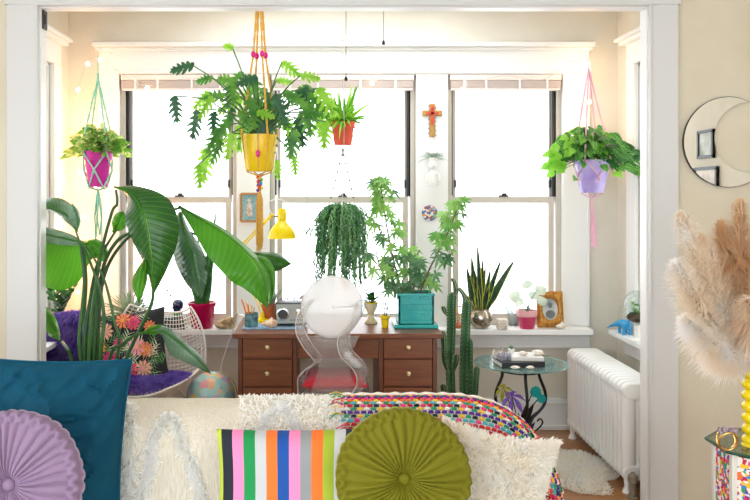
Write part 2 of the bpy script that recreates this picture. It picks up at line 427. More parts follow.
def back_window(n, x0, x1, dark_left, dark_right):
    s = YB/F
    mb = MB(M['vinyl'])          # outer frame
    y0, y1 = YB+.02, YB+.13
    ft = .03
    mb.bx(x0, x0+ft, y0, y1, ZB, ZT); mb.bx(x1-ft, x1, y0, y1, ZB, ZT); mb.bx(x0+ft, x1-ft, y0, y1, ZT-.03, ZT); mb.bx(x0+ft, x1-ft, y0, y1, ZB, ZB+.025)
    w = struct(mb.build('window_%d' % n, bevel=.003))
    zm = H-(200-CY)*5.26/F
    a, b = x0+ft, x1-ft
    def sash(yc, zl, zh, st, top, bot):
        mb = MB(M['vinyl'])
        mb.bx(a+.012, a+.012+st, yc-.015, yc+.015, zl, zh); mb.bx(b-.012-st, b-.012, yc-.015, yc+.015, zl, zh)
        mb.bx(a+.012+st, b-.012-st, yc-.015, yc+.015, zh-top, zh); mb.bx(a+.012+st, b-.012-st, yc-.015, yc+.015, zl, zl+bot)
        o = mb.build('window_sash', parent=w, world=False, bevel=.002); o.location = -w.location
        g = MB(M['glass']); g.bx(a+.012+st, b-.012-st, yc-.003, yc+.003, zl+bot, zh-top)
        g = g.build('pane', parent=o, world=False)
        return o
    sash(YB+.09, zm-.02, ZT-.03, .022, .03, .035)
    lo = sash(YB+.05, ZB+.025, zm+.022, .035, .04, .045)
    # meeting-rail latch
    mb = MB(M['dark']); c = (a+b)/2; mb.bx(c-.03, c+.03, YB+.028, YB+.05, zm+.022, zm+.032); mb.bx(c-.01, c+.02, YB+.03, YB+.045, zm+.032, zm+.045)
    mb.build('latch', parent=lo, world=False)
    mb = MB(M['dark'])
    if dark_left: mb.bx(a, a+.024, YB+.035, YB+.125, zm+.022, ZT-.03)
    if dark_right: mb.bx(b-.024, b, YB+.035, YB+.125, zm+.022, ZT-.03)
    mb.bx(a, a+.008, YB+.035, YB+.125, zm+.03, ZT-.03); mb.bx(b-.008, b, YB+.035, YB+.125, zm+.03, ZT-.03)
    o = mb.build('sash_track', parent=w, world=False); o.location = -w.location
    mb = MB(M['dark'])
    for q in (a+.03, b-.03): mb.bx(q-.006, q+.006, YB+.06, YB+.078, zm+.08, zm+.13)
    o = mb.build('tilt_latch', parent=w, world=False); o.location = -w.location
for i, (a, b) in enumerate(WX): back_window(i+1, a, b, i == 0, i > 0)

# raised venetian blinds
BL = ['white blind pulled up at the top of the left window', 'white blind pulled up at the top of the wide middle window', 'white blind pulled up at the top of the right window']
for i, (a, b) in enumerate(WX):
    t = thing('venetian_blind', BL[i], 'blind', ((a+b)/2, YB-.0, ZT-.11), 0, 'raised blinds')
    mb = MB(M['blind']); mb.bx(a+.012, b-.012, YB-.032, YB+.012, ZT-.036, ZT-.002); mb.build('headrail', t, bevel=.003)
    mb = MB(M['blind'])
    for k in range(11):
        z = ZT-.041-k*.0042; tl = rnd(-.0015, .0015)
        mb.box(((a+b)/2, YB-.008, z), (b-a-.035, .046, .0022), rot=ry(tl*.6))
    mb.build('slats', t)
    mb = MB(M['blind']); mb.bx(a+.018, b-.018, YB-.032, YB+.016, ZT-.1, ZT-.088); mb.build('bottom_rail', t, bevel=.003)
    for fx in (.14, .33, .62, .86):
        x = a+(b-a)*fx; mb = MB(M['trim']); mb.bx(x-.006, x+.006, YB-.035, YB-.032, ZT-.105, ZT-.03); mb.build('ladder_tape', t)
    if i != 1:
        px = 137 if i == 0 else 467
        q = P(px, 88, YB-.04); mb = MB(M['trim']); x = q.x
        mb.tube([(x, YB-.04, ZT-.04), (x+.004, YB-.04, 1.9), (x, YB-.04, H-(168-CY)*YB/F)], .0022, 6); mb.ball((x, YB-.04, H-(169-CY)*YB/F), (.005, .005, .009))
        mb.build('pull_cord', t)
# ---------------------------------------------------------------- desk
DX0, DX1, DY0, DY1, DZ = (238-CX)*4.32/F, (437-CX)*4.32/F, 4.32, 4.86, .762
desk = thing('desk', 'brown wooden kneehole desk with brass knobs standing under the windows', 'desk', ((DX0+DX1)/2, (DY0+DY1)/2, 0))
mb = MB(M['walnut']); mb.bx(DX0-.028, DX1+.028, DY0-.03, DY1+.02, DZ-.026, DZ); mb.build('desk_top', desk, bevel=.004)
k = 4.32/F
def dxp(px): return (px-CX)*k
def dzp(py): return H-(py-CY)*k
lx0, lx1, rx0, rx1 = DX0, dxp(297), dxp(379), DX1
for nm, a, b in (('pedestal', lx0, lx1), ('pedestal', rx0, rx1)):
    mb = MB(M['walnut2']); z0 = .14
    mb.bx(a, a+.022, DY0, DY1, z0, DZ-.026); mb.bx(b-.022, b, DY0, DY1, z0, DZ-.026); mb.bx(a+.022, b-.022, DY1-.012, DY1, z0, DZ-.026)
    mb.bx(a+.022, b-.022, DY0+.01, DY1-.012, z0, z0+.02); mb.bx(a+.022, b-.022, DY0+.004, DY0+.03, DZ-.036, DZ-.026)
    for y in (dzp(358.7), dzp(386.5)): mb.bx(a+.022, b-.022, DY0+.004, DY0+.03, y-.004, y+.003)
    ped = mb.build(nm, desk, bevel=.002)
    for sx in (a+.03, b-.03):
        for sy in (DY0+.03, DY1-.03):
            mb = MB(M['walnut2']); mb.lathe([(.014, 0), (.022, .14)], (sx, sy, 0), 12); mb.build('leg', desk)
for a, b in ((lx0+.025, lx1-.025), (rx0+.025, rx1-.025)):
    for z1, z0 in ((dzp(335.3), dzp(358)), (dzp(359.6), dzp(386)), (dzp(387.6), .165)):
        mb = MB(M['walnut']); mb.bx(a, b, DY0-.004, DY0+.016, z0, z1); d = mb.build('drawer', desk, bevel=.003)
        mb = MB(M['brass']); c = ((a+b)/2, DY0-.004, (z0+z1)/2)
        mb.lathe([(.005, 0), (.005, .012), (.012, .016), (.0135, .022), (.009, .028), (.0002, .029)], c, 14, rot=rx(PI/2)); part_label(mb.build('knob', d), 'pale brass drawer knob')
mb = MB(M['walnut']); mb.bx(lx1+.002, rx0-.002, DY0+.012, DY0+.03, dzp(359), DZ-.028); dr = mb.build('centre_drawer', desk, bevel=.003)
mb = MB(M['walnut2']); c = V((dxp(330), DY0+.006, dzp(346.5)))
mb.tube([c+V((math.cos(a*PI/8)*.045, 0, math.sin(a*PI/8)*.013)) for a in range(16)], .003, 6, closed=True); mb.build('handle', dr)
mb = MB(M['walnut2']); mb.bx(lx1, rx0, DY0+.04, DY1-.1, dzp(357), dzp(354)); mb.build('drawer_bottom', desk)

def place(t, loc, rot=0):
    t.location = V(loc); t.rotation_euler = (0, 0, rot)
    return t
DT = DZ+.0005
# ---------------------------------------------------------------- runner + desk things
M['runner'] = mat('blue_woven_cotton', '#5f86b0', .9, col2='#a9c6d6', nscale=120, bmp=.001, bscale=200)
mb = MB(M['runner']); a = P(231, 323, 4.6); 
mb.grid(lambda u, v: (dxp(240)+u*.335, 4.42+v*.2, DZ+.003+.0006*math.sin(u*40)), 30, 8)
rn = mb.build('table_runner', solid=.003); tag(rn, 'blue woven runner lying under the radio on the desk', 'cloth')
for i in range(1): pass
M['radiocase'] = mat('charcoal_case', '#3b3d42', .4, bmp=.0003); M['radioface'] = mat('silver_face', '#aeb2ac', .35, metal=.35, bmp=.0002)
M['chrome'] = mat('chrome', '#d8dada', .15, metal=1, bmp=.0001)
k5 = 4.5/F
c = P(291, 321.5, 4.5); RZ0 = DZ+.006
t = thing('radio', 'small retro table radio with charcoal case and silver round dial face', 'radio', (c.x, 4.56, RZ0))
W, HH = 33*k5, 22.5*k5
mb = MB(M['radiocase']); mb.box((c.x, 4.56, RZ0+HH/2+.004), (W, .1, HH)); mb.build('case', t, bevel=.014, seg=4)
mb = MB(M['radioface']); mb.box((c.x, 4.508, RZ0+HH/2+.004), (W-.018, .006, HH-.018)); mb.build('face', t, bevel=.006)
mb = MB(M['chrome']); q = (c.x-.045, 4.504, RZ0+.066); mb.lathe([(.036, 0), (.036, .004), (.03, .006)], q, 28, rot=rx(PI/2)); d = mb.build('dial', t)
mb = MB(M['radiocase']); mb.lathe([(.028, 0), (.026, .003), (.001, .003)], (q[0], 4.499, q[2]), 24, rot=rx(PI/2)); mb.build('dial_face', d)
mb = MB(M['chrome']); mb.lathe([(.018, 0), (.017, .009), (.001, .011)], (c.x+.042, 4.505, RZ0+.078), 20, rot=rx(PI/2)); mb.build('knob', t)
for j in range(4):
    mb = MB(M['radiocase']); mb.box((c.x-.0+j*.018, 4.504, RZ0+.034), (.011, .004, .005)); mb.build('button', t)
for j in (-1, 1):
    mb = MB(M['black']); mb.lathe([(.008, 0), (.008, .006)], (c.x+j*.06, 4.56, RZ0-.0015), 10); mb.build('foot', t)
# dry sprig and small purple pompom on top of the radio
M['dry'] = mat('dry_stem', '#8a7a80', .8, bmp=.0004); M['lilacpom'] = mat('lilac_felt', '#a79bc0', .9, bmp=.002, bscale=300)
zt = RZ0+HH+.005
mb = MB(M['dry'])
mb.tube([(c.x-.075, 4.56, zt+.004), (c.x-.03, 4.55, zt+.008), (c.x+.03, 4.56, zt+.005), (c.x+.07, 4.56, zt+.004)], .0018, 5)
for j in range(16):
    x = c.x-.07+j*.0088; mb.leaf((x, 4.555, zt+.006), (rnd(-.5, .5), rnd(-.3, .3), 1), (0, -1, 0), rnd(.012, .03), .008, .2, .2, 2)
tag(mb.build('dried_sprig'), 'thin dried grey sprig lying along the top of the radio', 'dried plant')

# pencil cup
M['cup'] = mat('teal_mottled_glaze', '#2e5560', .2, col2='#6d9aa0', nscale=35, bmp=.0005)
M['orange'] = mat('orange_paint', '#e8622a', .45, bmp=.0002); M['ypaint'] = mat('yellow_paint', '#f2c83a', .4, bmp=.0002)
cc = P(251.5, 323, 4.5); t = thing('pencil_cup', 'dark teal mottled glass cup full of pencils', 'cup', (cc.x, 4.5, DT+.005))
mb = MB(M['cup']); mb.lathe([(.02, 0), (.036, 0), (.037, .075), (.034, .075), (.033, .006), (.001, .006)], (cc.x, 4.5, DT+.005), 24); mb.build('body', t)
for j, (dx, dy, l, m) in enumerate([(-.03, 0, .15, 'orange'), (-.02, .015, .13, 'ypaint'), (-.012, -.01, .12, 'orange'), (.0, .01, .11, 'ypaint'), (.012, .0, .1, 'chrome')]):
    mb = MB(M[m]); p = V((cc.x+dx*.3, 4.5+dy*.3, DT+.014)); d = V((dx*1.3, dy*1.3, .12)).normalized()
    mb.tube([p, p+d*(l*.93), p+d*l], [.0042, .0042, .001], 6)
    o = mb.build('pencil'); tag(o, ['long orange pencil leaning far left in the teal cup', 'yellow pencil at the back of the teal cup', 'short orange pencil at the front of the teal cup', 'short yellow pencil upright in the teal cup', 'silver pen on the right side of the teal cup'][j], 'pencil', 'pencils in the cup')
# conch shell
M['shell'] = mat('seashell', '#f0dcc6', .35, col2='#e2a878', nscale=30, bmp=.0015, bscale=50)
def conch(loc, L, name, label, rot=0, m='shell'):
    mb = MB(M[m]); loc = V(loc)
    def fn(u, v):
        a = v*2*PI; x = (u-.5)*L
        r = (L*.27)*math.sin(PI*min(1, u*.9+.08))**.75*(1+.10*math.sin(u*26))*(.55+.45*u if u < .5 else 1)
        if u > .96 or u < .02: r *= .25
        return loc+rz(rot) @ V((x, r*math.cos(a)*.9, L*.26+r*math.sin(a)*(.95)))
    mb.grid(fn, 26, 16)
    for j in range(6):
        a = .4+j*.45; mb.lathe([(.006, 0), (.0002, .014)], loc+rz(rot) @ V((L*.12, math.cos(a)*L*.2, L*.26+math.sin(a)*L*.22)), 6)
    return tag(mb.build(name), label, 'seashell')
q = P(270, 323, 4.46); conch((q.x, 4.45, DT+.003), .1, 'conch_shell', 'cream and orange conch shell between the pencil cup and radio', .4)

# terracotta pot with a small leafy plant behind the big leaf
M['terra'] = mat('terracotta', '#b8603a', .8, bmp=.0006)
M['greygreen'] = leafmat('greygreen_leaf', '#6d9076', '#a2bb9f', .3)
M['sage'] = leafmat('sage_leaf', '#8fa598', '#c4d2c8', .25)
M['green'] = leafmat('fresh_leaf', '#4d9a2c', '#86c441', .45)
M['dgreen'] = leafmat('deep_leaf', '#1f5a26', '#3f8436', .25)
M['lime'] = leafmat('lime_leaf', '#8ccc3c', '#bde45c', .5)
M['stem'] = mat('green_stem', '#3b6b2c', .5, bmp=.0004); M['stem2'] = mat('brown_stem', '#6b5136', .7, bmp=.0006)
def pot(t, c, prof, m, name='pot', seg=28, soil=None):
    mb = MB(m); mb.lathe(prof, c, seg); o = mb.build(name, t)
    if soil:
        mb = MB(M['soil']); r, z = soil; mb.lathe([(r, z-.012), (r, z), (r*.5, z+.004), (.0005, z+.005)], c, 18); mb.build('soil', t)
    return o
q = P(270, 322, 4.72); t = thing('potted_plant', 'small leafy plant in terracotta pot behind the radio', 'plant', (q.x, 4.74, DT))
pot(t, (q.x, 4.74, DT), [(.001, 0), (.035, 0), (.046, .075), (.052, .075), (.053, .095), (.046, .095), (.043, .08)], M['terra'], soil=(.043, .084))
mb = MB(M['greygreen'])
for j in range(16):
    a = rnd(0, 2*PI); l = rnd(.06, .15); b0 = V((q.x+.01*math.cos(a), 4.74+.01*math.sin(a), DT+.085)); d = V((math.cos(a)*.35+.25, math.sin(a)*.35, 1)).normalized()
    mb.tube([b0, b0+d*l*.5, b0+d*l], .0012, 4)
    for n in range(7):
        p = b0+d*(l*(.25+n*.11)); aa = rnd(0, 6.28); mb.leaf(p, (math.cos(aa), math.sin(aa), .5), (0, 0, 1), .02, .013, .2, .2, 3)
mb.build('foliage', t)

# face vase with a leafy plant
M['cream'] = mat('cream_glaze', '#e9dfc4', .25, col2='#dccd9f', nscale=14, bmp=.0004)
M['yglaze'] = mat('yellow_glaze', '#f3d515', .2, bmp=.0003)
q = P(371, 322, 4.62); c = (q.x, 4.64, DT); t = thing('potted_plant', 'leafy green plant in a cream hourglass vase with yellow rim', 'plant', c)
pot(t, c, [(.001, 0), (.036, 0), (.038, .008), (.02, .03), (.016, .05), (.026, .07), (.04, .1), (.041, .118), (.035, .118), (.03, .09)], M['cream'], 'vase', soil=(.034, .108))
mb = MB(M['yglaze']); mb.tube([V(c)+V((.039*math.cos(a*PI/12), .039*math.sin(a*PI/12), .118)) for a in range(24)], .004, 6, closed=True); part_label(mb.build('rim', t), 'yellow glazed rim')
mb = MB(M['dgreen'])
for j in range(13):
    a = j*2.4; el = rnd(.3, 1.3); d = V((math.cos(a)*math.cos(el), math.sin(a)*math.cos(el), math.sin(el)))
    b0 = V(c)+V((0, 0, .11)); mb.tube([b0, b0+d*.03], .002, 5); mb.leaf(b0+d*.025, d, (0, 0, 1), rnd(.06, .09), .036, .35, .15, 5)
mb.build('foliage', t)
# small yellow pot
q = P(385, 324, 4.5); c = (q.x, 4.5, DT); t = thing('potted_plant', 'tiny plant with lilac flower spikes in a small yellow pot', 'plant', c)
pot(t, c, [(.001, 0), (.018, 0), (.022, .05), (.027, .05), (.028, .066), (.024, .066), (.022, .055)], M['yglaze'], soil=(.022, .058))
M['lilacfl'] = mat('lilac_flower', '#a58bb8', .6, col2='#d9c6e0', nscale=200)
mb = MB(M['stem'], M['lilacfl'])
for j in range(7):
    x0 = c[0]+rnd(-.012, .012); h = rnd(.05, .11); mb.mi = 0; mb.tube([(x0, c[1], DT+.058), (x0+rnd(-.01, .01), c[1], DT+.058+h)], .0013, 4); p = mb.v[-1]
    mb.mi = 1 if j > 1 else 0
    for n in range(7): mb.leaf((p.x, p.y, p.z-.004*n), (rnd(-1, 1), rnd(-1, 1), .9), (0, 0, 1), .012, .006, 0, .1, 2)
mb.build('foliage', t)

# teal embossed planter with umbrella tree
M['teal'] = mat('turquoise_glaze', '#1fa3a6', .22, col2='#2db3b0', nscale=10, bmp=.0003)
k6 = 4.5/F; c0 = P(415.5, 322, 4.5); pc = V((c0.x, 4.55, DT)); t = thing('umbrella_plant', 'tall two stemmed umbrella plant in square turquoise embossed planter', 'plant', pc)
w0 = .195; hh = .175
mb = MB(M['teal']); mb.box(pc+V((0, 0, .011)), (w0+.045, .215, .022)); part_label(mb.build('saucer', t, bevel=.006), 'turquoise square saucer')
mb = MB(M['teal'])
zb = .016
for s in ((1, 0), (-1, 0), (0, 1), (0, -1)):
    if s[0]: mb.box(pc+V((s[0]*(w0/2-.006), 0, zb+hh/2)), (.012, .18, hh))
    else: mb.box(pc+V((0, s[1]*.084, zb+hh/2)), (w0, .012, hh))
mb.box(pc+V((0, 0, zb+.006)), (w0, .18, .012)); mb.box(pc+V((0, -.092, zb+hh-.006)), (w0+.008, .008, .012))
fy = pc.y-.0905
for zz in (.03, .085, .118, .145): mb.box((pc.x, fy, pc.z+zb+zz), (w0-.006, .004, .0035))
for n in range(9):
    x = pc.x-w0/2+.014+n*(w0-.028)/8
    mb.ball((x, fy, pc.z+zb+.155), (.006, .004, .006), 8, 5)
    if n % 2 == 0: mb.prism([(-.012, 0), (.012, 0), (0, .02)], (x, fy, pc.z+zb+.092), (1, 0, 0), (0, 0, 1), .004)
    mb.box((x, fy, pc.z+zb+.045), (.008, .004, .012), rot=ry(.78)); mb.lathe([(.007, 0), (.007, .004)], (x, fy+.002, pc.z+zb+.07), 8, rot=rx(PI/2))
mb.build('planter', t, bevel=.0015)
mb = MB(M['soil']); mb.box(pc+V((0, 0, zb+hh-.02)), (w0-.026, .15, .01)); mb.build('soil', t)
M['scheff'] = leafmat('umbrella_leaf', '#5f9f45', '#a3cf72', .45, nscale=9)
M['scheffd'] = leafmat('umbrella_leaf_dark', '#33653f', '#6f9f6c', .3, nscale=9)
stA = curveP([(402, 292, 4.55), (394, 262, 4.55), (387, 228, 4.54), (383, 200, 4.53), (380, 182, 4.52)], 6)
stB = curveP([(420, 292, 4.55), (430, 268, 4.54), (443, 243, 4.52), (453, 220, 4.5), (458, 205, 4.5)], 6)
stC = curveP([(412, 292, 4.56), (416, 278, 4.6), (414, 262, 4.6), (420, 250, 4.6)], 5)
stD = curveP([(398, 292, 4.5), (388, 280, 4.48), (380, 268, 4.48), (376, 250, 4.48)], 5)
for st in (stA, stB, stC, stD):
    mb = MB(M['stem2']); mb.tube([pc+V((st[0].x-pc.x, st[0].y-pc.y, hh-.02))]+st, [.006]+[.006-.003*i/len(st) for i in range(len(st))], 6); mb.build('stem', t)
mb = MB(M['scheff'], M['scheffd'])
def whorl(p, ln, n, sz):
    nn_ = V((rnd(-.5, .5), rnd(-1, -.3), rnd(.2, .9))).normalized(); w1 = nn_.orthogonal().normalized(); w2 = nn_.cross(w1)
    a = rnd(0, 6.28); d = V((math.cos(a), math.sin(a)*.8, rnd(-.1, .8))).normalized(); e = p+d*ln
    mb.tube([p, p+d*ln*.5+V((0, 0, .004)), e], .0011, 4)
    for j in range(n):
        b = 2*PI*j/n+rnd(-.15, .15); dd = w1*math.cos(b)+w2*math.sin(b); dd = (dd+d*.3).normalized()
        mb.leaf(e, dd, nn_, sz*rnd(.8, 1.15), sz*.31, rnd(.2, .5), .12, 4)
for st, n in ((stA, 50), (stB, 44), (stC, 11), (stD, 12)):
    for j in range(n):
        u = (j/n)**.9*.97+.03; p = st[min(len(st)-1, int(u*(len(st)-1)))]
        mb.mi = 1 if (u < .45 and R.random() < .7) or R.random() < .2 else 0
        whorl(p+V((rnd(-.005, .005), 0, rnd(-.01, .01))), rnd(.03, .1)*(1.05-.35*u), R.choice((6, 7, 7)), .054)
for st in (stA, stB):
    mb.mi = 0
    for j in range(5): whorl(st[-1], rnd(.01, .035), 6, .04)
mb.build('foliage', t)

# ---------------------------------------------------------------- yellow desk lamp
M['lampy'] = mat('yellow_enamel_lamp', '#f6d90a', .25, bmp=.0002)
YL = 4.7; kl = YL/F; base = P(262, 321, YL); t = thing('desk_lamp', 'yellow architect desk lamp with bell shade and slanting arm', 'lamp', (base.x, YL, DT))
mb = MB(M['lampy']); mb.lathe([(.07, 0), (.07, .012), (.02, .018), (.012, .05), (.001, .05)], (base.x, YL, DT), 28); mb.build('base', t)
pa = V((base.x, YL, DT+.05)); pb = P(239, 249, YL); pc2 = P(272, 215, YL)
mb = MB(M['lampy'])
for s in (-.008, .008): mb.tube([pa+V((s, 0, 0)), pb+V((s, 0, 0))], .0035, 6)
mb.build('lower_arm', t)
mb = MB(M['lampy'])
for s in (-.011, .011): mb.tube([pb+V((0, .004, s)), pc2+V((0, .004, s*.6))], .005, 6)
mb.tube([pb+(pc2-pb)*.55, pb+(pc2-pb)*.9], .009, 8); mb.build('upper_arm', t)
mb = MB(M['lampy']); mb.ball(pb, (.014, .01, .014)); mb.ball(pc2, (.012, .012, .012)); mb.build('joint', t)
sh = P(282, 238.5, YL)
mb = MB(M['lampy']); pr = [(14.2, 0), (13.4, 4.5), (11.5, 9), (8.2, 13), (5.2, 16), (4.2, 17.5), (4.4, 19), (4.6, 24), (4.0, 28), (3, 30), (.1, 30.3)]
mb.lathe([(r*kl, z*kl) for r, z in pr]+[], sh, 32); 
mb2 = [(r*kl*.96, z*kl) for r, z in pr[:5]]
mb.lathe(mb2[::-1]+[(14.2*kl, 0)], sh, 32)
s_ = mb.build('lamp_shade', t)
mb = MB(M['white']); mb.ball(sh+V((0, 0, .03)), (.025, .025, .03)); mb.build('bulb', t)
mb = MB(M['trim']); mb.tube(curveP([(272, 214, YL-.01), (268, 204, YL-.02), (274, 199.5, YL-.02), (282, 200, YL-.01), (287, 206, YL), (285, 211, YL)], 5), .0035, 6); mb.build('cable', t)
mb = MB(M['chrome']); mb.tube([pc2, P(278.5, 217, YL)], .006, 8); mb.build('swivel', t)

# ---------------------------------------------------------------- clear armchair with red cushion
M['acryl'] = clear('clear_acrylic', '#fbfdfe', 1.5, .04, body=.14)
M['acryl2'] = clear('acrylic_painted_glare', '#fdfeff', 1.9, .12, body=.72)  # white body colour stands in for window reflections on the clear acrylic
M['red'] = mat('red_cotton', '#c3152f', .85, bmp=.0015, bscale=150, sheen=.3)
gc = P(334, 300, 4.2); gx = gc.x
t = thing('ghost_armchair', 'clear plastic armchair with rounded back pushed in at the desk', 'chair', (gx, 4.35, 0))
ZS = .475
def oval(u, v, back=True):
    a = v*2*PI; r = u
    x = math.cos(a)*r*.155; z = math.sin(a)*r*.16
    return V((gx-.01+x+.02*z, 4.13+.05*(r*math.cos(a))**2-.0+z*(-.12), .925+z))
mb = MB(M['acryl2']); mb.grid(lambda u, v: oval(max(u, .001), v), 10, 36); o = mb.build('backrest', t, solid=.01)
mb = MB(M['acryl']); mb.tube([oval(1, i/40) for i in range(40)], .006, 8, closed=True); mb.build('back_rim', t)
# stem linking back to seat, arms, seat, legs
mb = MB(M['acryl'])
mb.grid(lambda u, v: V((gx+(v-.5)*(.26-.1*math.sin(PI*u)), 4.13+.03*(1-u)+.02, ZS+.0+u*(.30))), 8, 4); mb.build('back_splat', t, solid=.008)
def strip(pp, w, name, tilt=1.0):
    c = curveP(pp, 8); mb = MB(M['acryl'])
    def fn(u, v):
        i = min(int(u*(len(c)-1)), len(c)-1); p = c[i]; return p+V(((v-.5)*w*.8, (v-.5)*w*tilt, (v-.5)*w*.25))
    mb.grid(fn, len(c)-1, 3); o = mb.build(name, t, solid=.009)
    mb = MB(M['acryl2']); mb.tube([fn(i/(len(c)-1), 0) for i in range(len(c))], .0028, 6); mb.tube([fn(i/(len(c)-1), 1) for i in range(len(c))], .0028, 6); mb.build('arm_edge', o)
strip([(312, 300, 4.13), (302, 312, 4.12), (300, 330, 4.12), (308, 346, 4.16), (318, 360, 4.22), (309, 368, 4.26), (302, 376, 4.28), (302, 392, 4.3)], .05, 'arm')
strip([(362, 300, 4.13), (356, 318, 4.1), (344, 335, 4.08), (346, 352, 4.1), (360, 368, 4.14), (362, 382, 4.16), (352, 397, 4.17)], .075, 'arm')
mb = MB(M['acryl']); mb.grid(lambda u, v: V((gx+(v-.5)*(.36+.03*u), 4.17+u*.42, ZS-.01-.01*math.sin(PI*u))), 8, 8); mb.build('seat', t, solid=.014)
for sx in (-1, 1):
    for yy in (4.2, 4.56):
        mb = MB(M['acryl']); mb.tube([(gx+sx*.165, yy, ZS-.02), (gx+sx*.17, yy+(yy-4.38)*.05, .2), (gx+sx*.18, yy+(yy-4.38)*.18, 0)], [.02, .016, .012], 10); mb.build('leg', t)
mb = MB(M['red'])
def cush(u, v):
    return None
def pillow(mb, w, h, d, M4, nu=20, nv=20, pinch=.07, puff=.5, wr=0, seed=0):
    """soft cushion; w x h in local xz, thickness d along y"""
    for sgn in (-1, 1):
        def fn(u, v):
            a, b = u*2-1, v*2-1
            x = a*w/2*(1-pinch*(1-b*b)); z = b*h/2*(1-pinch*(1-a*a))
            th = d/2*((1-a**4)*(1-b**4))**puff
            n = noise.noise(V((a*2.2+seed, b*2.2, sgn*3)))*wr*min(1, th/(d*.3))
            return M4 @ V((x, sgn*(th+n), z))
        mb.grid(fn, nu, nv, flip=(sgn > 0))
mt = Matrix.Translation((gx+.005, 4.38, ZS+.032)) @ Matrix.Rotation(PI/2, 4, 'X')
pillow(mb, .35, .38, .075, mt, wr=.004); tag(mb.build('seat_cushion'), 'red seat cushion lying on the clear armchair under the desk', 'cushion')

# ---------------------------------------------------------------- radiator
M['rad'] = mat('radiator_enamel', '#f1f2f1', .35, bmp=.0012, bscale=22)
RX0, RX1, RY0, RY1, RT, RB = 1.49, 1.70, 4.06, 5.02, .552, .065
t = thing('radiator', 'white cast iron column radiator along the right wall', 'radiator', ((RX0+RX1)/2, (RY0+RY1)/2, 0))
N = 17; pt = (RY1-RY0)/N
proto = None
for i in range(N):
    if proto is None:
        mb = MB(M['rad']); y = RY0+pt/2; dx = (RX1-RX0)
        for j in range(3):
            cx = RX0+dx*(j+.5)/3
            mb.tube([(cx, y, RB+.01), (cx, y, RT-.02)], dx/6*1.04, 12, flat=.62)
        for z0, z1 in ((RT-.085, RT), (RB, RB+.075)):
            n = 18; pl = []
            zc = (z0+z1)/2; rr = (z1-z0)/2
            for a in range(n): 
                an = PI/2+PI*a/(n-1); pl.append((RX0+rr+rr*math.cos(an), zc+rr*math.sin(an)))
            for a in range(n):
                an = -PI/2+PI*a/(n-1); pl.append((RX1-rr+rr*math.cos(an), zc+rr*math.sin(an)))
            mb.prism(pl, (0, y+pt*.40, 0), (1, 0, 0), (0, 0, 1), pt*.80)
        proto = mb.build('section', t, bevel=.009, seg=3); 
    else:
        c_ = proto.copy(); COL.objects.link(c_); c_.parent = t; c_.location = (0, i*pt, 0)
for y in (RY0+pt/2, RY1-pt/2):
    mb = MB(M['rad'])
    for x in (RX0+.03, RX1-.03): mb = MB(M['rad']); mb.lathe([(.026, 0), (.022, .012), (.014, .03), (.019, RB+.02)], (x, y, 0), 12); mb.build('foot', t)
mb = MB(M['brown'] if 'brown' in M else mat('old_bronze_paint', '#8a8070', .5, metal=.3, bmp=.001)); mb.lathe([(.03, 0), (.03, .01), (.016, .012), (.016, .075), (.024, .08), (.024, .11), (.012, .115)], (RX0-.03+.06, RY0-.045, 0), 14)
mb.tube([(RX0+.03, RY0-.045, .095), (RX0+.05, RY0+.01, .1)], .012, 8); part_label(mb.build('valve', t), 'tarnished metal valve and pipe')

# ---------------------------------------------------------------- flower side table by the radiator
M['gtop'] = clear('frosted_green_glass', '#cfe6e4', 1.5, .15, body=.42, bodycol='#a9cfcd')
TX, TY, TZ = (521-CX)*4.42/F, 4.42, .587
t = thing('side_table', 'round glass side table on black iron legs with metal flowers', 'table', (TX, TY, 0))
mb = MB(M['gtop']); mb.lathe([(.001, 0), (.25, 0), (.253, .004), (.25, .009), (.001, .009)], (TX, TY, TZ-.009), 56); mb.build('table_top', t)
for a in (PI*.02, PI*.98, PI*1.5):
    ca, sa = math.cos(a), math.sin(a)
    def q(r, z): return (TX+ca*r, TY+sa*r, z)
    mb = MB(M['black']); mb.tube([V(p) for p in cat([q(.175, TZ-.012), q(.12, TZ-.03), q(.10, TZ-.07), q(.135, TZ-.17), q(.125, TZ-.24), q(.06, TZ-.31), q(.022, TZ-.36), q(.02, .16), q(.08, .07), q(.17, .02), q(.2, .008)], 5)], .0085, 8)
    mb.tube([V(p) for p in cat([q(.02, TZ-.37), q(.06, TZ-.385), q(.10, TZ-.36), q(.12, TZ-.33), q(.105, TZ-.31), q(.09, TZ-.325)], 4)], .0045, 6)
    mb.tube([q(.175, TZ-.022), q(.175, TZ-.0095)], .011, 8)
    mb.build('leg', t)
mb = MB(M['black']); mb.lathe([(.022, .14), (.028, .17), (.022, .24), (.001, .25)], (TX, TY, 0), 12); mb.tube([V((TX+.11*math.cos(a*PI/12), TY+.11*math.sin(a*PI/12), TZ-.045)) for a in range(24)], .004, 6, closed=True)
mb.build('collar', t)
for j, (a, l, z) in enumerate([(0.2, .11, .22), (1.2, .1, .24), (2.4, .12, .2), (3.3, .11, .24), (4.4, .1, .22), (5.3, .12, .26), (5.9, .1, .18)]):
    mb = MB(M['black']); mb.leaf((TX, TY-.01, z), (math.cos(a), math.sin(a)*.5, .9), (0, -1, .2), l, .035, -.2, .3, 6); mb.tube([(TX, TY-.01, z-.06), (TX, TY-.01, z)], .004, 5); mb.build('iron_leaf', t, solid=.002)
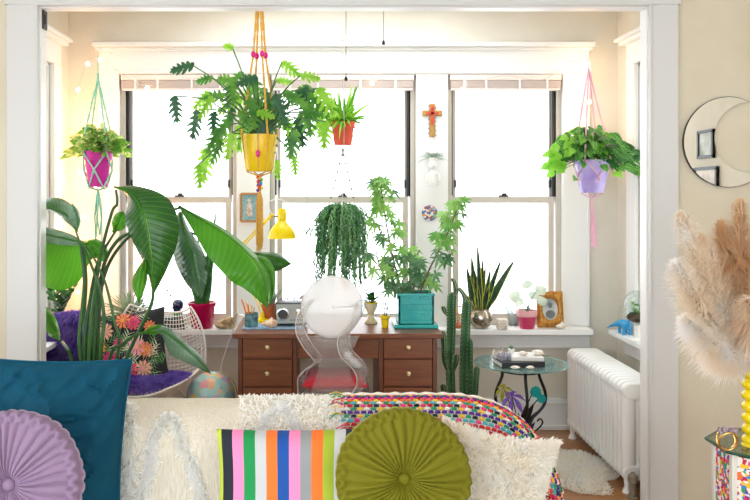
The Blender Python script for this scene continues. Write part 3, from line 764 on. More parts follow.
for px, py, col, nm, lb, sz in ((512, 394, '#8a5fd0', 'lily_flower', 'purple painted metal lily', .075), (535, 389, '#1fa7a5', 'rose_flower', 'turquoise painted metal flower', .045), (541, 396, '#1fa7a5', 'rose_flower', 'turquoise painted metal flower', .036), (503, 386, '#b8b428', 'leaf_flower', 'olive yellow painted metal flower', .055)):
    c = P(px, py, 4.36 if px != 503 else 4.4); mm = mat(nm+'_paint_'+str(px), col, .3, col2=col, bmp=.0005)
    mb = MB(mm)
    n = 6 if sz > .05 else 11
    for j in range(n):
        a = 2*PI*j/n+.3; mb.leaf(c+V((0, 0, -.01)), (math.cos(a), -.55, math.sin(a)), (0, -1, 0), sz*(1 if n == 6 else .8), sz*(.36 if n == 6 else .62), .5 if n == 6 else .1, -.35, 8, 'spoon' if n == 6 else 'oval')
    if n == 9:
        for j in range(6): mb.leaf(c, (math.cos(j), -1.2, math.sin(j)), (0, -1, 0), sz*.6, sz*.5, .1, .4, 3)
    mb.ball(c, sz*.16); f = part_label(mb.build(nm, t, solid=.0015), lb)
    mb = MB(M['black']); mb.tube(cat([tuple(c+V((0, .006, 0))), tuple(c.lerp(V((TX, TY, .22)), .45)+V((0, .03, 0))), (TX, TY, .2)], 5), .003, 5); mb.build('stalk', f)
# books and shells on the table
M['bookdark'] = mat('dark_cover', '#23252c', .4, bmp=.0002); M['page'] = mat('paper_edge', '#efece2', .8, bmp=.0004, bscale=300, stretch=(1, 1, 8)); M['bookwhite'] = mat('white_cover', '#e9e9e6', .4, bmp=.0002)
def book(c, w, d, h, rot, cover, label, spine=-1, group=None):
    t = thing('book', label, 'book', c, rot, group); r = rz(rot); c = V(c)
    mb = MB(cover)
    for z in (h*.04, h*.96): mb.box((0, 0, z), (w, d, h*.09))
    mb.box((0, spine*(d/2-.0015), h/2), (w, .003, h)); mb.build('cover', t, world=False)
    mb = MB(M['page']); mb.box((0, -spine*.001, h/2), (w-.008, d-.008, h*.82)); mb.build('pages', t, world=False)
    return t
tz = TZ+.0005
bk = P(517, 362, 4.38)
book((bk.x+.0, 4.35, tz), .235, .16, .027, .12, M['bookdark'], 'dark hardback book lying on the glass table, bottom of the pair')
book((bk.x+.045, 4.38, tz+.028), .17, .15, .018, -.08, M['bookwhite'], 'thin white book lying on top of the dark book')
M['white_shell'] = mat('white_shell', '#f3eee4', .45, col2='#e4d7c5', nscale=50, bmp=.002, bscale=60)
def blob(c, r, seed, m, name, label, cat_, amp=.35):
    mb = MB(m); c = V(c)
    def fn(u, v):
        a, e = v*2*PI, (u-.5)*PI; d = V((math.cos(e)*math.cos(a), math.cos(e)*math.sin(a), math.sin(e)))
        k = 1+amp*noise.noise(d*1.7+V((seed, 0, 0)))
        return c+V((d.x*r[0]*k, d.y*r[1]*k, r[2]+d.z*r[2]))
    mb.grid(fn, 12, 20); return tag(mb.build(name), label, cat_)
z2 = tz+.047
q = P(508, 352, 4.36); 
mb = MB(mat('smoky_crystal', '#8f8fa0', .15, col2='#c9c6d6', nscale=90))
for j in range(16):
    a = rnd(0, 6.28); d = V((math.cos(a)*.5, math.sin(a)*.5, 1)).normalized(); b0 = V((q.x-.02+rnd(-.03, .03), 4.34+rnd(-.02, .02), z2-.019)); l = rnd(.02, .045); mb.tube([b0, b0+d*l*.8, b0+d*l], [.008, .008, .001], 6)
tag(mb.build('crystal_cluster', sharp=20), 'grey amethyst crystal cluster on the left end of the dark book', 'crystal')
mb = MB(M['white_shell'])
for j in range(9):
    a = 2*PI*j/9; b0 = V((q.x-.055+.006*math.cos(a), 4.385+.006*math.sin(a), z2-.019)); l = rnd(.03, .06)
    mb.tube([b0, b0+V((math.cos(a)*l*.4, math.sin(a)*l*.3, l*.6)), b0+V((math.cos(a)*l*.6, math.sin(a)*l*.4, l))], [.005, .004, .002], 6)
tag(mb.build('white_coral'), 'small branching white coral standing on the back of the dark book', 'coral')
q = P(537, 352, 4.38); blob((q.x, 4.37, z2), (.032, .025, .014), 3, M['white_shell'], 'seashell', 'rounded pale shell on the right side of the white book', 'seashell')
q = P(522, 352, 4.38); blob((q.x, 4.36, z2), (.024, .02, .011), 8, M['white_shell'], 'seashell', 'small lumpy white shell at the middle of the white book', 'seashell', .6)
q = P(515, 372, 4.25); blob((q.x, 4.245, tz), (.022, .014, .008), 5, M['white_shell'], 'seashell', 'small white shell on the glass in front of the books, left one', 'seashell', .6)
q = P(530, 373, 4.25); blob((q.x, 4.245, tz), (.02, .014, .008), 12, M['white_shell'], 'seashell', 'small white shell on the glass in front of the books, right one', 'seashell', .6)
q = P(513, 345, 4.4); c = (q.x-.005, 4.42, z2+.0); t = thing('succulent', 'tiny pale green succulent in a white pot behind the crystals', 'plant', c)
pot(t, c, [(.001, 0), (.014, 0), (.018, .024), (.015, .024), (.001, .02)], M['white'])
mb = MB(M['greygreen'])
for j in range(14):
    a = j*2.4; mb.leaf(V(c)+V((0, 0, .02)), (math.cos(a), math.sin(a), .4+j*.1), (0, 0, 1), .026, .012, 0, .4, 3)
mb.build('foliage', t)

# ---------------------------------------------------------------- cactus
M['cactus'] = mat('cactus_green', '#2f5a35', .6, col2='#48754a', nscale=12, bmp=.001)
M['spine'] = mat('cactus_areole', '#d9d2b8', .8)
cx0 = P(457, 400, 4.66); t = thing('column_cactus', 'tall ribbed column cactus standing between the desk and the glass table', 'plant', (cx0.x, 4.66, 0))
pot(t, (cx0.x, 4.66, 0), [(.001, 0), (.085, 0), (.105, .2), (.115, .2), (.115, .225), (.1, .225), (.095, .2)], M['terra'], soil=(.095, .205))
def cact(pp, r, n=5):
    pts = curveP(pp, 7); mb = MB(M['cactus'], M['spine']); b = len(pts); seg = n*4
    base = len(mb.v)
    for i, p in enumerate(pts):
        f = min(1, (b-1-i)/2.2)**.5 if i < b-1 else .05
        for k_ in range(seg):
            a = 2*PI*k_/seg; rr = r*f*(1+.32*math.cos(a*n)); mb.v.append(p+V((math.cos(a)*rr, math.sin(a)*rr, 0)))
    for i in range(b-1):
        for k_ in range(seg):
            l = (k_+1) % seg; mb.face((base+i*seg+k_, base+i*seg+l, base+(i+1)*seg+l, base+(i+1)*seg+k_))
    mb.mi = 1
    for i in range(1, b-1):
        for k_ in range(n):
            a = 2*PI*k_/n; q = pts[i]+V((math.cos(a), math.sin(a), 0))*(r*1.33*min(1, (b-1-i)/2.2)**.5); mb.ball(q, .0022, 5, 3)
            d = V((math.cos(a), math.sin(a), .4)); mb.tube([q, q+d*.009], [.0007, .0002], 3)
    return mb.build('cactus_column', t, sharp=60)
Yc = 4.66
cact([(452, 450, Yc), (451, 400, Yc), (450, 360, Yc), (451, 330, Yc), (451, 308, Yc), (452, 292, Yc)], .021)
cact([(462, 450, Yc), (464, 400, Yc), (464, 370, Yc), (465, 340, Yc), (466, 315, Yc), (467, 300, Yc)], .022)
cact([(451, 375, Yc), (445, 362, Yc-.01), (444, 345, Yc-.02), (443, 331, Yc-.02)], .012, 4)
cact([(451, 318, Yc), (445, 312, Yc), (443, 306, Yc)], .010, 4)
cact([(452, 298, Yc), (456, 292, Yc), (455, 284, Yc), (452, 278, Yc)], .009, 4)
cact([(465, 402, Yc), (470, 392, Yc-.02), (470, 360, Yc-.02), (470, 338, Yc-.02)], .013, 4)
cact([(465, 408, Yc), (474, 398, Yc-.03), (476, 380, Yc-.03), (477, 366, Yc-.03)], .013, 4)
cact([(451, 408, Yc), (445, 400, Yc-.02), (444, 392, Yc-.02), (443, 384, Yc-.02)], .013, 4)
cact([(452, 372, Yc), (456, 362, Yc-.02), (457, 354, Yc-.02)], .012, 4)
cact([(465, 304, Yc), (464, 296, Yc), (460, 290, Yc), (456, 287, Yc)], .009, 4)

# ---------------------------------------------------------------- sheepskin on the floor
def fur(mb, pts, L, w, lean=.5, curl=0):
    """pts: list of (point, normal); soft tapering locks"""
    for p, n in pts:
        n = V(n); t_ = V((rnd(-1, 1), rnd(-1, 1), rnd(-1, 1))); s_ = n.cross(t_)
        if s_.length < .05: continue
        s_.normalize(); d = (n+t_*lean).normalized(); l = L*rnd(.6, 1.2); ww = w*rnd(.7, 1.3)
        g = V((0, 0, -curl*l)); b = len(mb.v)
        mb.v += [p-s_*ww, p+s_*ww, p+d*l*.55+s_*ww*.7+g*.3, p+d*l*.55-s_*ww*.7+g*.3, p+d*l+g]
        mb.face((b, b+1, b+2, b+3)); mb.face((b+3, b+2, b+4))
def woolmat(name, c1, c2, tr=.5, nscale=12):
    m = leafmat(name, c1, c2, tr, rough=.95, nscale=nscale); m.node_tree.nodes['Principled BSDF'].inputs['Specular IOR Level'].default_value = .1; return m
M['fleece'] = woolmat('white_fleece', '#fffefa', '#fffaf0')
def rugz(x, y): return .02+.012*noise.noise(V((x*6, y*6, 0)))
rc = V((1.34, 4.40, 0)); 
def rugr(a): return 1+.14*math.sin(3*a+.6)+.1*math.sin(5*a+2)+.05*math.sin(9*a)
mb = MB(M['fleece'])
def rfn(u, v):
    a = v*2*PI; r = rugr(a)*u; return V((rc.x+.22*r*math.cos(a), rc.y+.32*r*math.sin(a), (.022+.01*noise.noise(V((u*4, v*9, 0))))*(1-u**6)+.003))
mb.grid(rfn, 14, 40)
pts = []
for i in range(5200):
    u, v = math.sqrt(R.random()), R.random(); p = rfn(u, v); a = v*2*PI; pts.append((p, (math.cos(a)*u**3*1.5, math.sin(a)*u**3*1.5, 1)))
fur(mb, pts, .03, .0045, .7)
tag(mb.build('sheepskin_rug', sharp=180), 'white sheepskin rug on the wooden floor beside the radiator', 'rug')

# ---------------------------------------------------------------- things on the window sill
SZ = ZB+.0005; YS = 5.10
def sp(px, Y=YS): return (P(px, 320, Y).x, Y, SZ)
def blade_plant(t, c, n, L0, L1, W, m, spread=.35, base=.03, name='leaf', droop=.05, seed=1, sep=True):
    for j in range(n):
        a = 2.4*j+seed; l = rnd(L0, L1); s_ = spread*rnd(.2, 1)
        mb = MB(m); b0 = V(c)+V((math.cos(a)*base*rnd(.2, 1), math.sin(a)*base*rnd(.2, .9), 0))
        mb.leaf(b0, (math.cos(a)*s_, math.sin(a)*s_*.6, 1), (math.sin(a+rnd(-1, 1)), -1, 0), l, W*rnd(.8, 1.1), droop*rnd(-1, 2), .35, 9, 'blade')
        mb.build(name, t)
M['snake'] = leafmat('snake_plant_leaf', '#1b3626', '#35593c', .08, nscale=40, edge=(.8, '#cfd052'))
M['snaked'] = leafmat('dark_sword_leaf', '#2d5f30', '#4c8a44', .3, nscale=30)
M['magenta'] = mat('magenta_glaze', '#b8064f', .2, bmp=.0003)
c = sp(202); t = thing('snake_plant', 'sword leaved plant in glossy crimson pot on the left sill', 'plant', c)
pot(t, c, [(.001, 0), (.06, 0), (.066, .008), (.082, .135), (.089, .145), (.089, .162), (.082, .162), (.074, .13)], M['magenta'], soil=(.074, .14))
blade_plant(t, V(c)+V((0, 0, .14)), 13, .34, .64, .042, M['snaked'], .3, .045, droop=0)
M['mercury'] = mat('mercury_glass', '#c9bfae', .12, metal=.75, col2='#8c8478', nscale=30, bmp=.0006)
c = sp(480); t = thing('snake_plant', 'yellow edged snake plant in round mottled silver bowl on the right sill', 'plant', c)
pot(t, c, [(.001, 0), (.04, 0), (.065, .02), (.077, .055), (.07, .095), (.058, .115), (.06, .122), (.053, .122), (.055, .1)], M['mercury'], soil=(.054, .112))
for (x1, y1, x0, w_) in ((477, 237, 480, .026), (471, 250, 476, .03), (466, 262, 474, .03), (483, 252, 482, .024), (491, 265, 484, .026), (517, 255, 486, .036), (503, 254, 484, .028), (498, 288, 486, .022), (458, 284, 473, .022), (474, 265, 479, .03), (486, 262, 480, .026), (470, 270, 477, .03), (490, 278, 483, .028), (480, 258, 481, .028)):
    p0 = P(x0, 310, YS+rnd(-.02, .02)); p1 = P(x1, y1, YS-.02+rnd(-.03, .05)); p0.z = SZ+.11
    mb = MB(M['snake']); d = p1-p0; mb.leaf(p0, d+V((0, 0, d.length*.12)), (rnd(-.6, .6), -1, 0), d.length*1.02, w_*1.75, .12, .3, 12, 'blade'); mb.build('leaf', t)
# pale leaved plant in pink pot
M['pink'] = mat('pink_glaze', '#c83c66', .3, bmp=.0003); M['pinkl'] = mat('pale_pink_rim', '#e3a9ac', .5, bmp=.0004)
M['pale'] = leafmat('pale_silver_leaf', '#b9c9b4', '#dbe4d2', .35, rough=.6)
c = sp(527, 5.08); t = thing('potted_plant', 'pale silvery leaved plant in two tone pink pot on the right sill', 'plant', c)
pot(t, c, [(.001, 0), (.042, 0), (.046, .01), (.056, .075)], M['pink']); pot(t, c, [(.056, .075), (.062, .08), (.063, .115), (.057, .115), (.054, .08)], M['pinkl'], 'rim', soil=(.055, .1))
for (x1, y1, s_) in ((517, 296, .085), (527, 286, .08), (537, 290, .08), (539, 300, .07), (520, 302, .07), (531, 296, .075)):
    p0 = V(c)+V((0, 0, .1)); p1 = P(x1, y1, 5.06+rnd(-.03, .03)); mb = MB(M['stem']); mb.tube([p0, p0.lerp(p1, .5)+V((0, 0, .02)), p1], .003, 6); mb.mats = [M['greygreen']]; mb.build('stem', t)
    mb = MB(M['pale']); d = (p1-p0); mb.leaf(p1-V((d.x*.2, .01, .015)), (d.x*2.2, -.03, .09), (0, -1, .25), s_*1.05, s_*.95, .25, .12, 9, 'oval'); mb.build('leaf', t)
# gold frame with oval portrait
M['gold'] = mat('ornate_gold', '#c79243', .35, metal=.55, col2='#a06a2a', nscale=60, bmp=.003, bscale=90)
M['portrait'] = mat('old_portrait_print', '#8f9696', .5, col2='#d7dad8', nscale=9)
c = sp(549, 5.14); fw, fh = .165, .225
t = thing('picture_frame', 'square ornate gold frame with oval grey portrait leaning on the right sill', 'frame', (c[0], 5.12, SZ))
rotf = rx(-.16); o0 = V((c[0], 5.10, SZ+.002))
def fr(x, y, z): return o0+rotf @ V((x, y, z))
mb = MB(M['gold']); n = 40
def ring(u, v):
    a = v*2*PI; ca, sa = math.cos(a), math.sin(a); s_ = 1/max(abs(ca), abs(sa)); k_ = u
    ox, oz = ca*s_*fw/2, sa*s_*fh/2; ix, iz = ca*.047, sa*.066
    return fr(ix+(ox-ix)*k_, -.014*math.sin(PI*min(1, k_*1.1))-.004, fh/2+iz+(oz-iz)*k_)
mb.grid(ring, 6, 64)
mb.box(fr(0, .004, fh/2), (fw, .012, fh), rot=rotf); mb.build('frame', t)
mb = MB(M['portrait']); mb.lathe([(.05, 0), (.05, .001), (.001, .002)], fr(0, -.0035, fh/2), 36, rot=rotf @ rx(PI/2), sy=1.4); pp = part_label(mb.build('portrait', t), 'grey oval photograph')
mb = MB(mat('portrait_tone', '#5b5f60', .6, col2='#747a7a', nscale=30)); mb.lathe([(.014, 0), (.014, .001), (.001, .001)], fr(0, -.0055, fh/2+.025), 20, rot=rotf @ rx(PI/2), sy=1.25); mb.lathe([(.03, 0), (.03, .001), (.001, .001)], fr(0, -.0055, fh/2-.03), 24, rot=rotf @ rx(PI/2), sy=.85); mb.build('sitter', pp)
# woven cube, glass squirrel, conch, small candle
M['weave'] = cellmat('woven_rattan', ['#e8dfcc', '#cdbb9b', '#f3ecdd', '#b7a27e'], 90, .8, bmp=.004)
c = sp(502, 5.05); mb = MB(M['white_shell'])
for i in range(4):
    for j in range(4):
        for yy in range(3): mb.ball((c[0]-.024+i*.016, c[1]-.018+yy*.018, SZ+.009+j*.016), .0098, 8, 5)
tag(mb.build('bobble_candle'), 'cream cube shaped candle of round bobbles beside the silver bowl', 'candle')
M['clearish'] = clear('pale_crackle_glass', '#dfe4e2', 1.5, .1, body=.45, bodycol='#c9cfcc')
c = sp(511, 5.2); t = None; mb = MB(M['clearish'])
mb.tube([V((c[0]+.02, c[1], SZ+.015)), V((c[0]+.01, c[1], SZ+.05)), V((c[0]-.005, c[1], SZ+.08)), V((c[0]-.025, c[1], SZ+.105)), V((c[0]-.04, c[1], SZ+.11))], [.03, .028, .018, .015, .006], 12)
mb.tube([V((c[0]+.025, c[1], SZ+.015)), V((c[0]+.05, c[1], SZ+.04)), V((c[0]+.045, c[1], SZ+.08)), V((c[0]+.03, c[1], SZ+.1))], [.015, .022, .018, .006], 10)
mb.tube([V((c[0]-.03, c[1], SZ+.112)), V((c[0]-.028, c[1], SZ+.13))], [.006, .002], 6); mb.lathe([(.03, 0), (.03, .006), (.02, .02)], (c[0]+.015, c[1], SZ), 14)
tag(mb.build('squirrel_figurine'), 'grey glass squirrel figurine standing behind the cream bobble candle', 'figurine')
c = sp(561, 5.05); conch((c[0], 5.05, SZ), .075, 'conch_shell', 'small cream conch shell in front of the gold frame', .3, 'white_shell')
c = sp(458, 5.1); t = thing('beaded_candle_holder', 'small candle holder with yellow and orange beads beside the cactus on the sill', 'candle holder', c)
mb = MB(M['terra']); mb.lathe([(.001, 0), (.03, 0), (.034, .02), (.02, .03), (.001, .032)], c, 16); mb.build('base', t)
for j in range(5):
    mb = MB(M['ypaint' if j % 2 else 'orange']); mb.ball(V(c)+V((.012*math.sin(j*2), 0, .045+j*.022)), .008, 10, 6); mb.build('bead', t)
mb = MB(M['brass']); mb.tube([V(c)+V((0, .003, .03)), V(c)+V((0, .003, .15))], .0025, 6); mb.build('wire', t)
# left sill: stack of books with glass skull, spiky plant, twig flowers, driftwood shell
cs = ['#3a3b40', '#5a5550', '#2b2a2c']; lb = ['dark hardback book at the bottom of the stack on the left sill', 'brown grey book in the middle of the stack on the left sill', 'black book on top of the stack under the glass skull']
bz = SZ
for j, (cc_, l_) in enumerate(zip(cs, lb)):
    hgt = .022 + .004*(j == 0); q = sp(172, 5.1); book((q[0]+.006*j, 5.10, bz), .185-.02*j, .13, hgt, .03*(j-1), mat('cover_%d' % j, cc_, .45, bmp=.0002), l_, group='books on the left sill'); bz += hgt+.0008
M['blueg'] = mat('cobalt_glass', '#10205e', .08, bmp=.001, bscale=20, coat=.6); M['greeng'] = mat('green_glass', '#2fae3a', .1, bmp=.0005)
q = sp(178, 5.1); t = thing('glass_skull', 'cobalt blue glass skull on green base standing on the book stack', 'skull', (q[0], 5.1, bz))
mb = MB(M['greeng']); mb.lathe([(.026, 0), (.03, .01), (.027, .026), (.001, .026)], (q[0], 5.1, bz), 20); mb.build('base', t)
mb = MB(M['blueg']); mb.ball((q[0], 5.1, bz+.075), (.036, .04, .034), 20, 14); mb.box((q[0], 5.085, bz+.04), (.042, .04, .03), taper=1.25)
for s_ in (-1, 1): mb.ball((q[0]+s_*.026, 5.085, bz+.056), (.01, .012, .008), 8, 6)
mb.build('skull', t, bevel=.003)
mb = MB(M['black'])
for s_ in (-1, 1): mb.ball((q[0]+s_*.014, 5.063, bz+.068), (.0095, .006, .009), 10, 6)
mb.prism([(-.005, 0), (.005, 0), (0, .012)], (q[0], 5.061, bz+.05), (1, 0, 0), (0, 0, 1), .004)
for j in range(5): mb.box((q[0]-.014+j*.007, 5.066, bz+.036), (.0015, .004, .012))
mb.build('eye_sockets', t)
c = sp(131, 5.03); t = thing('spiky_plant', 'grey green spiky leaved plant in a white pot on the left sill', 'plant', c)
pot(t, c, [(.001, 0), (.05, 0), (.065, .06), (.06, .06), (.05, .05)], M['white'], soil=(.056, .052))
mb = MB(M['greygreen'])
for j in range(130):
    a = rnd(0, 6.28); el = rnd(.1, 1.4); mb.leaf(V(c)+V((0, 0, .05+rnd(0, .04))), (math.cos(a)*math.cos(el)*1.2, math.sin(a)*math.cos(el)*.7, math.sin(el)), (0, -1, .5), rnd(.14, .27), .014, rnd(.1, .5), .3, 5, 'blade')
mb.build('foliage', t)
c = sp(163, 5.16); mb = MB(M['dry'], mat('dry_flower', '#cdb48c', .8))
t = thing('dried_flowers', 'two thin dried flower stems in a small clear bottle behind the books', 'dried flowers', c)
b_ = MB(M['clearish']); b_.lathe([(.001, 0), (.02, 0), (.022, .04), (.008, .06), (.008, .075), (.006, .075)], c, 14); b_.build('bottle', t)
for x, h in ((-.012, .26), (.016, .22), (.03, .19)):
    e = V(c)+V((x*1.6, 0, h)); mb.mi = 0; mb.tube([V(c)+V((0, 0, .01)), V(c)+V((x*.6, 0, h*.5)), e], .0015, 5); mb.mi = 1
    for j in range(10): mb.leaf(e, (rnd(-1, 1), rnd(-1, 1), rnd(0, 1)), (0, 0, 1), .024, .01, .1, .2, 3)
mb.build('flower_stem', t)
M['drift'] = mat('brown_shell_driftwood', '#9a7a55', .6, col2='#d8c3a0', nscale=25, bmp=.004, bscale=30)
c = sp(226, 5.06)
mb = MB(M['drift']); 
mb.tube(cat([(c[0]-.06, c[1], SZ+.02), (c[0]-.02, c[1], SZ+.035), (c[0]+.03, c[1]-.01, SZ+.055), (c[0]+.075, c[1]-.02, SZ+.095)], 5), [.014+.014*math.sin(i/15*PI) if i < 12 else .008-.001*(i-12) for i in range(16)], 10)
mb.ball((c[0]-.02, c[1], SZ+.021), (.05, .035, .021), 14, 8); mb.ball((c[0]+.035, c[1]+.01, SZ+.018), (.03, .025, .018), 12, 8)
mb.tube(cat([(c[0]-.055, c[1]+.005, SZ+.03), (c[0]-.01, c[1]+.01, SZ+.065), (c[0]+.045, c[1], SZ+.07)], 5), .006, 8)
tag(mb.build('driftwood'), 'gnarled brown and cream driftwood piece beside the crimson pot', 'driftwood')
# white cable on the left of the desk
mb = MB(M['trim']); mb.tube([tuple(v) for v in cat([(P(246, 322, 4.5).x, 4.75, DT+.004), (DX0-.05, 4.9, DZ+.01), (DX0-.08, 4.95, DZ-.05), (DX0-.16, 5.0, .5), (DX0-.22, 5.02, .25), (DX0-.24, 5.1, .012)], 6)], .004, 6)
tag(mb.build('power_cable'), 'white power cable hanging down beside the left end of the desk', 'cable')

# ---------------------------------------------------------------- on the mullions
YM = YB-.028
M['red2'] = mat('red_enamel', '#d2402a', .4, bmp=.0006); M['tan'] = mat('gilded_wood', '#c39a4a', .5, col2='#a8762c', nscale=50, bmp=.002); M['bluegl'] = mat('blue_bead', '#6f9cc4', .4)
c = P(432, 137, YM); t = thing('wall_cross', 'small carved gold and red cross hanging on the white window mullion', 'cross', (c.x, YM, c.z))
s = YM/F
def cross(w, a, b, top, z_, y0, y1, mb):
    mb.bx(c.x-w, c.x+w, y0, y1, c.z-b, c.z+top); mb.bx(c.x-a, c.x+a, y0, y1, z_-w*.95, z_+w*.95)
zz = H-(113.5-CY)*s
mb = MB(M['tan']); cross(.018, .062, .0, .21, zz, YM-.016, YM-.001, mb); mb.build('cross', t, bevel=.004)
mb = MB(M['bluegl'])
for j in range(14): mb.ball((c.x+(-1)**j*.021, YM-.009, c.z+.01+j*.0145), .005, 6, 4)
mb.build('bead_trim', t)
mb = MB(M['red2']); mb.bx(c.x-.009, c.x+.009, YM-.022, YM-.016, c.z+.08, c.z+.195); mb.bx(c.x-.04, c.x+.04, YM-.022, YM-.016, zz-.007, zz+.007); mb.ball((c.x, YM-.022, zz+.03), (.008, .006, .01)); part_label(mb.build('inlay', t), 'red painted figure inlay')
# bust planter
c = P(432, 186, YM); t = thing('bust_planter', 'white porcelain doll bust wall planter holding an air plant', 'planter', (c.x, YM, c.z))
yb = YM-.045
mb = MB(M['white'])
mb.lathe([(.001, 0), (.026, 0), (.032, .03), (.03, .05), (.034, .075), (.024, .09), (.013, .1), (.013, .108)], (c.x, yb, c.z), 18, sy=.8)
mb.ball((c.x, yb-.002, c.z+.135), (.027, .03, .032), 18, 14)
mb.ball((c.x, yb-.033, c.z+.13), (.005, .006, .007), 8, 6)
for s_ in (-1, 1): mb.ball((c.x+s_*.027, yb, c.z+.133), (.005, .007, .009), 8, 6); mb.tube([(c.x+s_*.032, yb, c.z+.078), (c.x+s_*.038, yb-.006, c.z+.05), (c.x+s_*.036, yb-.015, c.z+.03)], [.012, .009, .006], 8)
mb.lathe([(.024, .155), (.03, .17), (.03, .178), (.025, .178), (.02, .16)], (c.x, yb, c.z), 18); mb.box((c.x, YM-.012, c.z+.06), (.03, .022, .05))
mb.build('bust', t)
mb = MB(M['soil'])
for s_ in (-1, 1): mb.ball((c.x+s_*.01, yb-.028, c.z+.139), (.0035, .002, .0025), 6, 4)
mb.mats = [mat('painted_eye', '#2a2a30', .4)]; part_label(mb.build('eyes', t), 'painted dark eyes')
mb = MB(M['sage'])
for j in range(60):
    a = rnd(0, 6.28); mb.leaf((c.x, yb, c.z+.17), (math.cos(a), math.sin(a)*.5, rnd(.2, 1.6)), (0, -1, .2), rnd(.07, .12), .009, .5, .2, 4, 'blade')
mb.build('air_plant', t)
# round plate
M['plate'] = cellmat('painted_plate', ['#b0413e', '#e6ddcf', '#3f6ea8', '#d98b3a', '#6b4c8a', '#e9e2d4', '#8fb4c9'], 70, .3)
c = P(429.5, 213, YM); mb = MB(M['plate']); mb.lathe([(.047, 0), (.05, .006), (.04, .009), (.001, .008)], (c.x, YM-.0005, c.z), 32, rot=rx(PI/2)); tag(mb.build('wall_plate'), 'small round multicoloured plate on the mullion under the bust', 'plate')
# framed icon
c = P(249.5, 207.5, YM); t = thing('icon_picture', 'small blue picture in wooden frame on the mullion beside the yellow lamp', 'picture', (c.x, YM, c.z-.085))
fw, fh = 17*s, 27.5*s
mb = MB(woodmat('light_wood_frame', '#b98448', '#a06c34', 12))
for x in (-1, 1): mb.bx(c.x+x*fw/2-.007, c.x+x*fw/2+.007, YM-.018, YM-.0005, c.z-fh/2, c.z+fh/2); mb.bx(c.x-fw/2, c.x+fw/2, YM-.017, YM-.0005, c.z+x*fh/2-.007, c.z+x*fh/2+.007)
mb.build('frame', t, bevel=.002)
M['icon'] = mat('blue_icon_print', '#6f9dab', .5, col2='#9dbcc0', nscale=60)
mb = MB(M['icon']); mb.bx(c.x-fw/2+.004, c.x+fw/2-.004, YM-.007, YM-.003, c.z-fh/2+.004, c.z+fh/2-.004); pc_ = mb.build('print', t)
mb = MB(mat('icon_figure', '#e7e3d8', .6, col2='#b98d74', nscale=90)); mb.prism([(-.018, -.055), (.018, -.055), (.02, -.01), (.012, .025), (.0, .035), (-.012, .025), (-.02, -.01)], (c.x, YM-.0072, c.z), (1, 0, 0), (0, 0, 1), .001); mb.ball((c.x, YM-.008, c.z+.045), (.011, .002, .013), 10, 6); mb.build('painted_figure', pc_)
# ---------------------------------------------------------------- hanging plants
def strand(pp, r, seg=6): 
    mb = MB(); mb.tube(pp, r, seg); return mb
def cord(mb, a, b, r, twist=0, n=14):
    a = V(a); b = V(b); pts = [a.lerp(b, i/n) for i in range(n+1)]
    mb.tube(pts, [r*(1+.25*math.sin(i*2.2)) for i in range(n+1)], 6)
# --- crimson pot in a mint macrame sling (left)
M['mint'] = mat('mint_cotton_cord', '#7fc9b4', .9, col2='#a5dcc8', nscale=150, bmp=.001, bscale=200)
M['fuchsia'] = mat('fuchsia_paint', '#c8149a', .5, bmp=.0005)
Y1 = 4.85; k = Y1/F
hb = P(98, 187, Y1); ht = P(98, 56, Y1)
t = thing('hanging_plant', 'variegated trailing plant in fuchsia pot in the mint macrame hanger', 'plant', hb)
pot(t, hb, [(.001, 0), (.055, 0), (.074, 27*k), (.083, 27*k), (.088, 35.5*k), (.082, 35.5*k), (.076, 29*k)], M['fuchsia'], soil=(.076, 33*k))
M['pothos'] = leafmat('pothos_leaf', '#7fb244', '#e3eba6', .45, nscale=45)
M['pothosd'] = leafmat('pothos_leaf_green', '#4f8f35', '#8ebf4c', .4, nscale=30)
mb = MB(M['pothos'], M['pothosd'], M['stem'])
top = hb+V((0, 0, 33*k))
for j in range(170):
    a = rnd(0, 6.28); r = rnd(.01, .165); z = rnd(.0, .17)*(1-r/.24)-max(0, r-.11)*.6; e = top+V((math.cos(a)*r, math.sin(a)*r*.9, z+.01))
    mb.mi = 2; mb.tube([top+V((math.cos(a)*.03, math.sin(a)*.03, 0)), top.lerp(e, .5)+V((0, 0, .03)), e], .0015, 4)
    mb.mi = 0 if R.random() < .55 else 1
    mb.leaf(e, (math.cos(a+rnd(-.8, .8)), math.sin(a)*.8-.25, rnd(-.3, .7)), (rnd(-.4, .4), -1, .6), rnd(.05, .075), rnd(.034, .048), .3, .15, 5, 'heart')
mb.build('foliage', t)
t = thing('macrame_hanger', 'mint green macrame hanger with knotted tail holding the fuchsia pot', 'plant hanger', (hb.x, Y1, P(98, 240, Y1).z))
apex = P(98, 78, Y1)
mb = MB(M['mint']); mb.tube([ht, apex+V((0, 0, .02))], .0025, 6); cord(mb, apex+V((0, 0, .03)), apex-V((0, 0, .02)), .008, n=6); 
for j in range(4):
    a = PI/4+j*PI/2; rim = hb+V((.094*math.cos(a), .094*math.sin(a), 34*k)); mid = hb+V((.0, -.084 if math.sin(a) < 0 else .084, 20*k))
    cord(mb, apex, rim+V((0, 0, .09)), .0058); cord(mb, rim+V((0, 0, .09)), rim, .0058, n=6)
    for a2 in (a+PI/4, a-PI/4):
        m_ = hb+V((.086*math.cos(a2), .086*math.sin(a2), 17*k)); lo = hb+V((.06*math.cos(a), .06*math.sin(a), -.004)); cord(mb, rim, m_, .0048, n=6); cord(mb, m_, lo, .0048, n=6)
    cord(mb, lo, hb-V((0, 0, .02)), .0048, n=4)
mb.build('sling', t)
mb = MB(M['mint']); b = P(98, 240, Y1); z0 = hb.z-.02
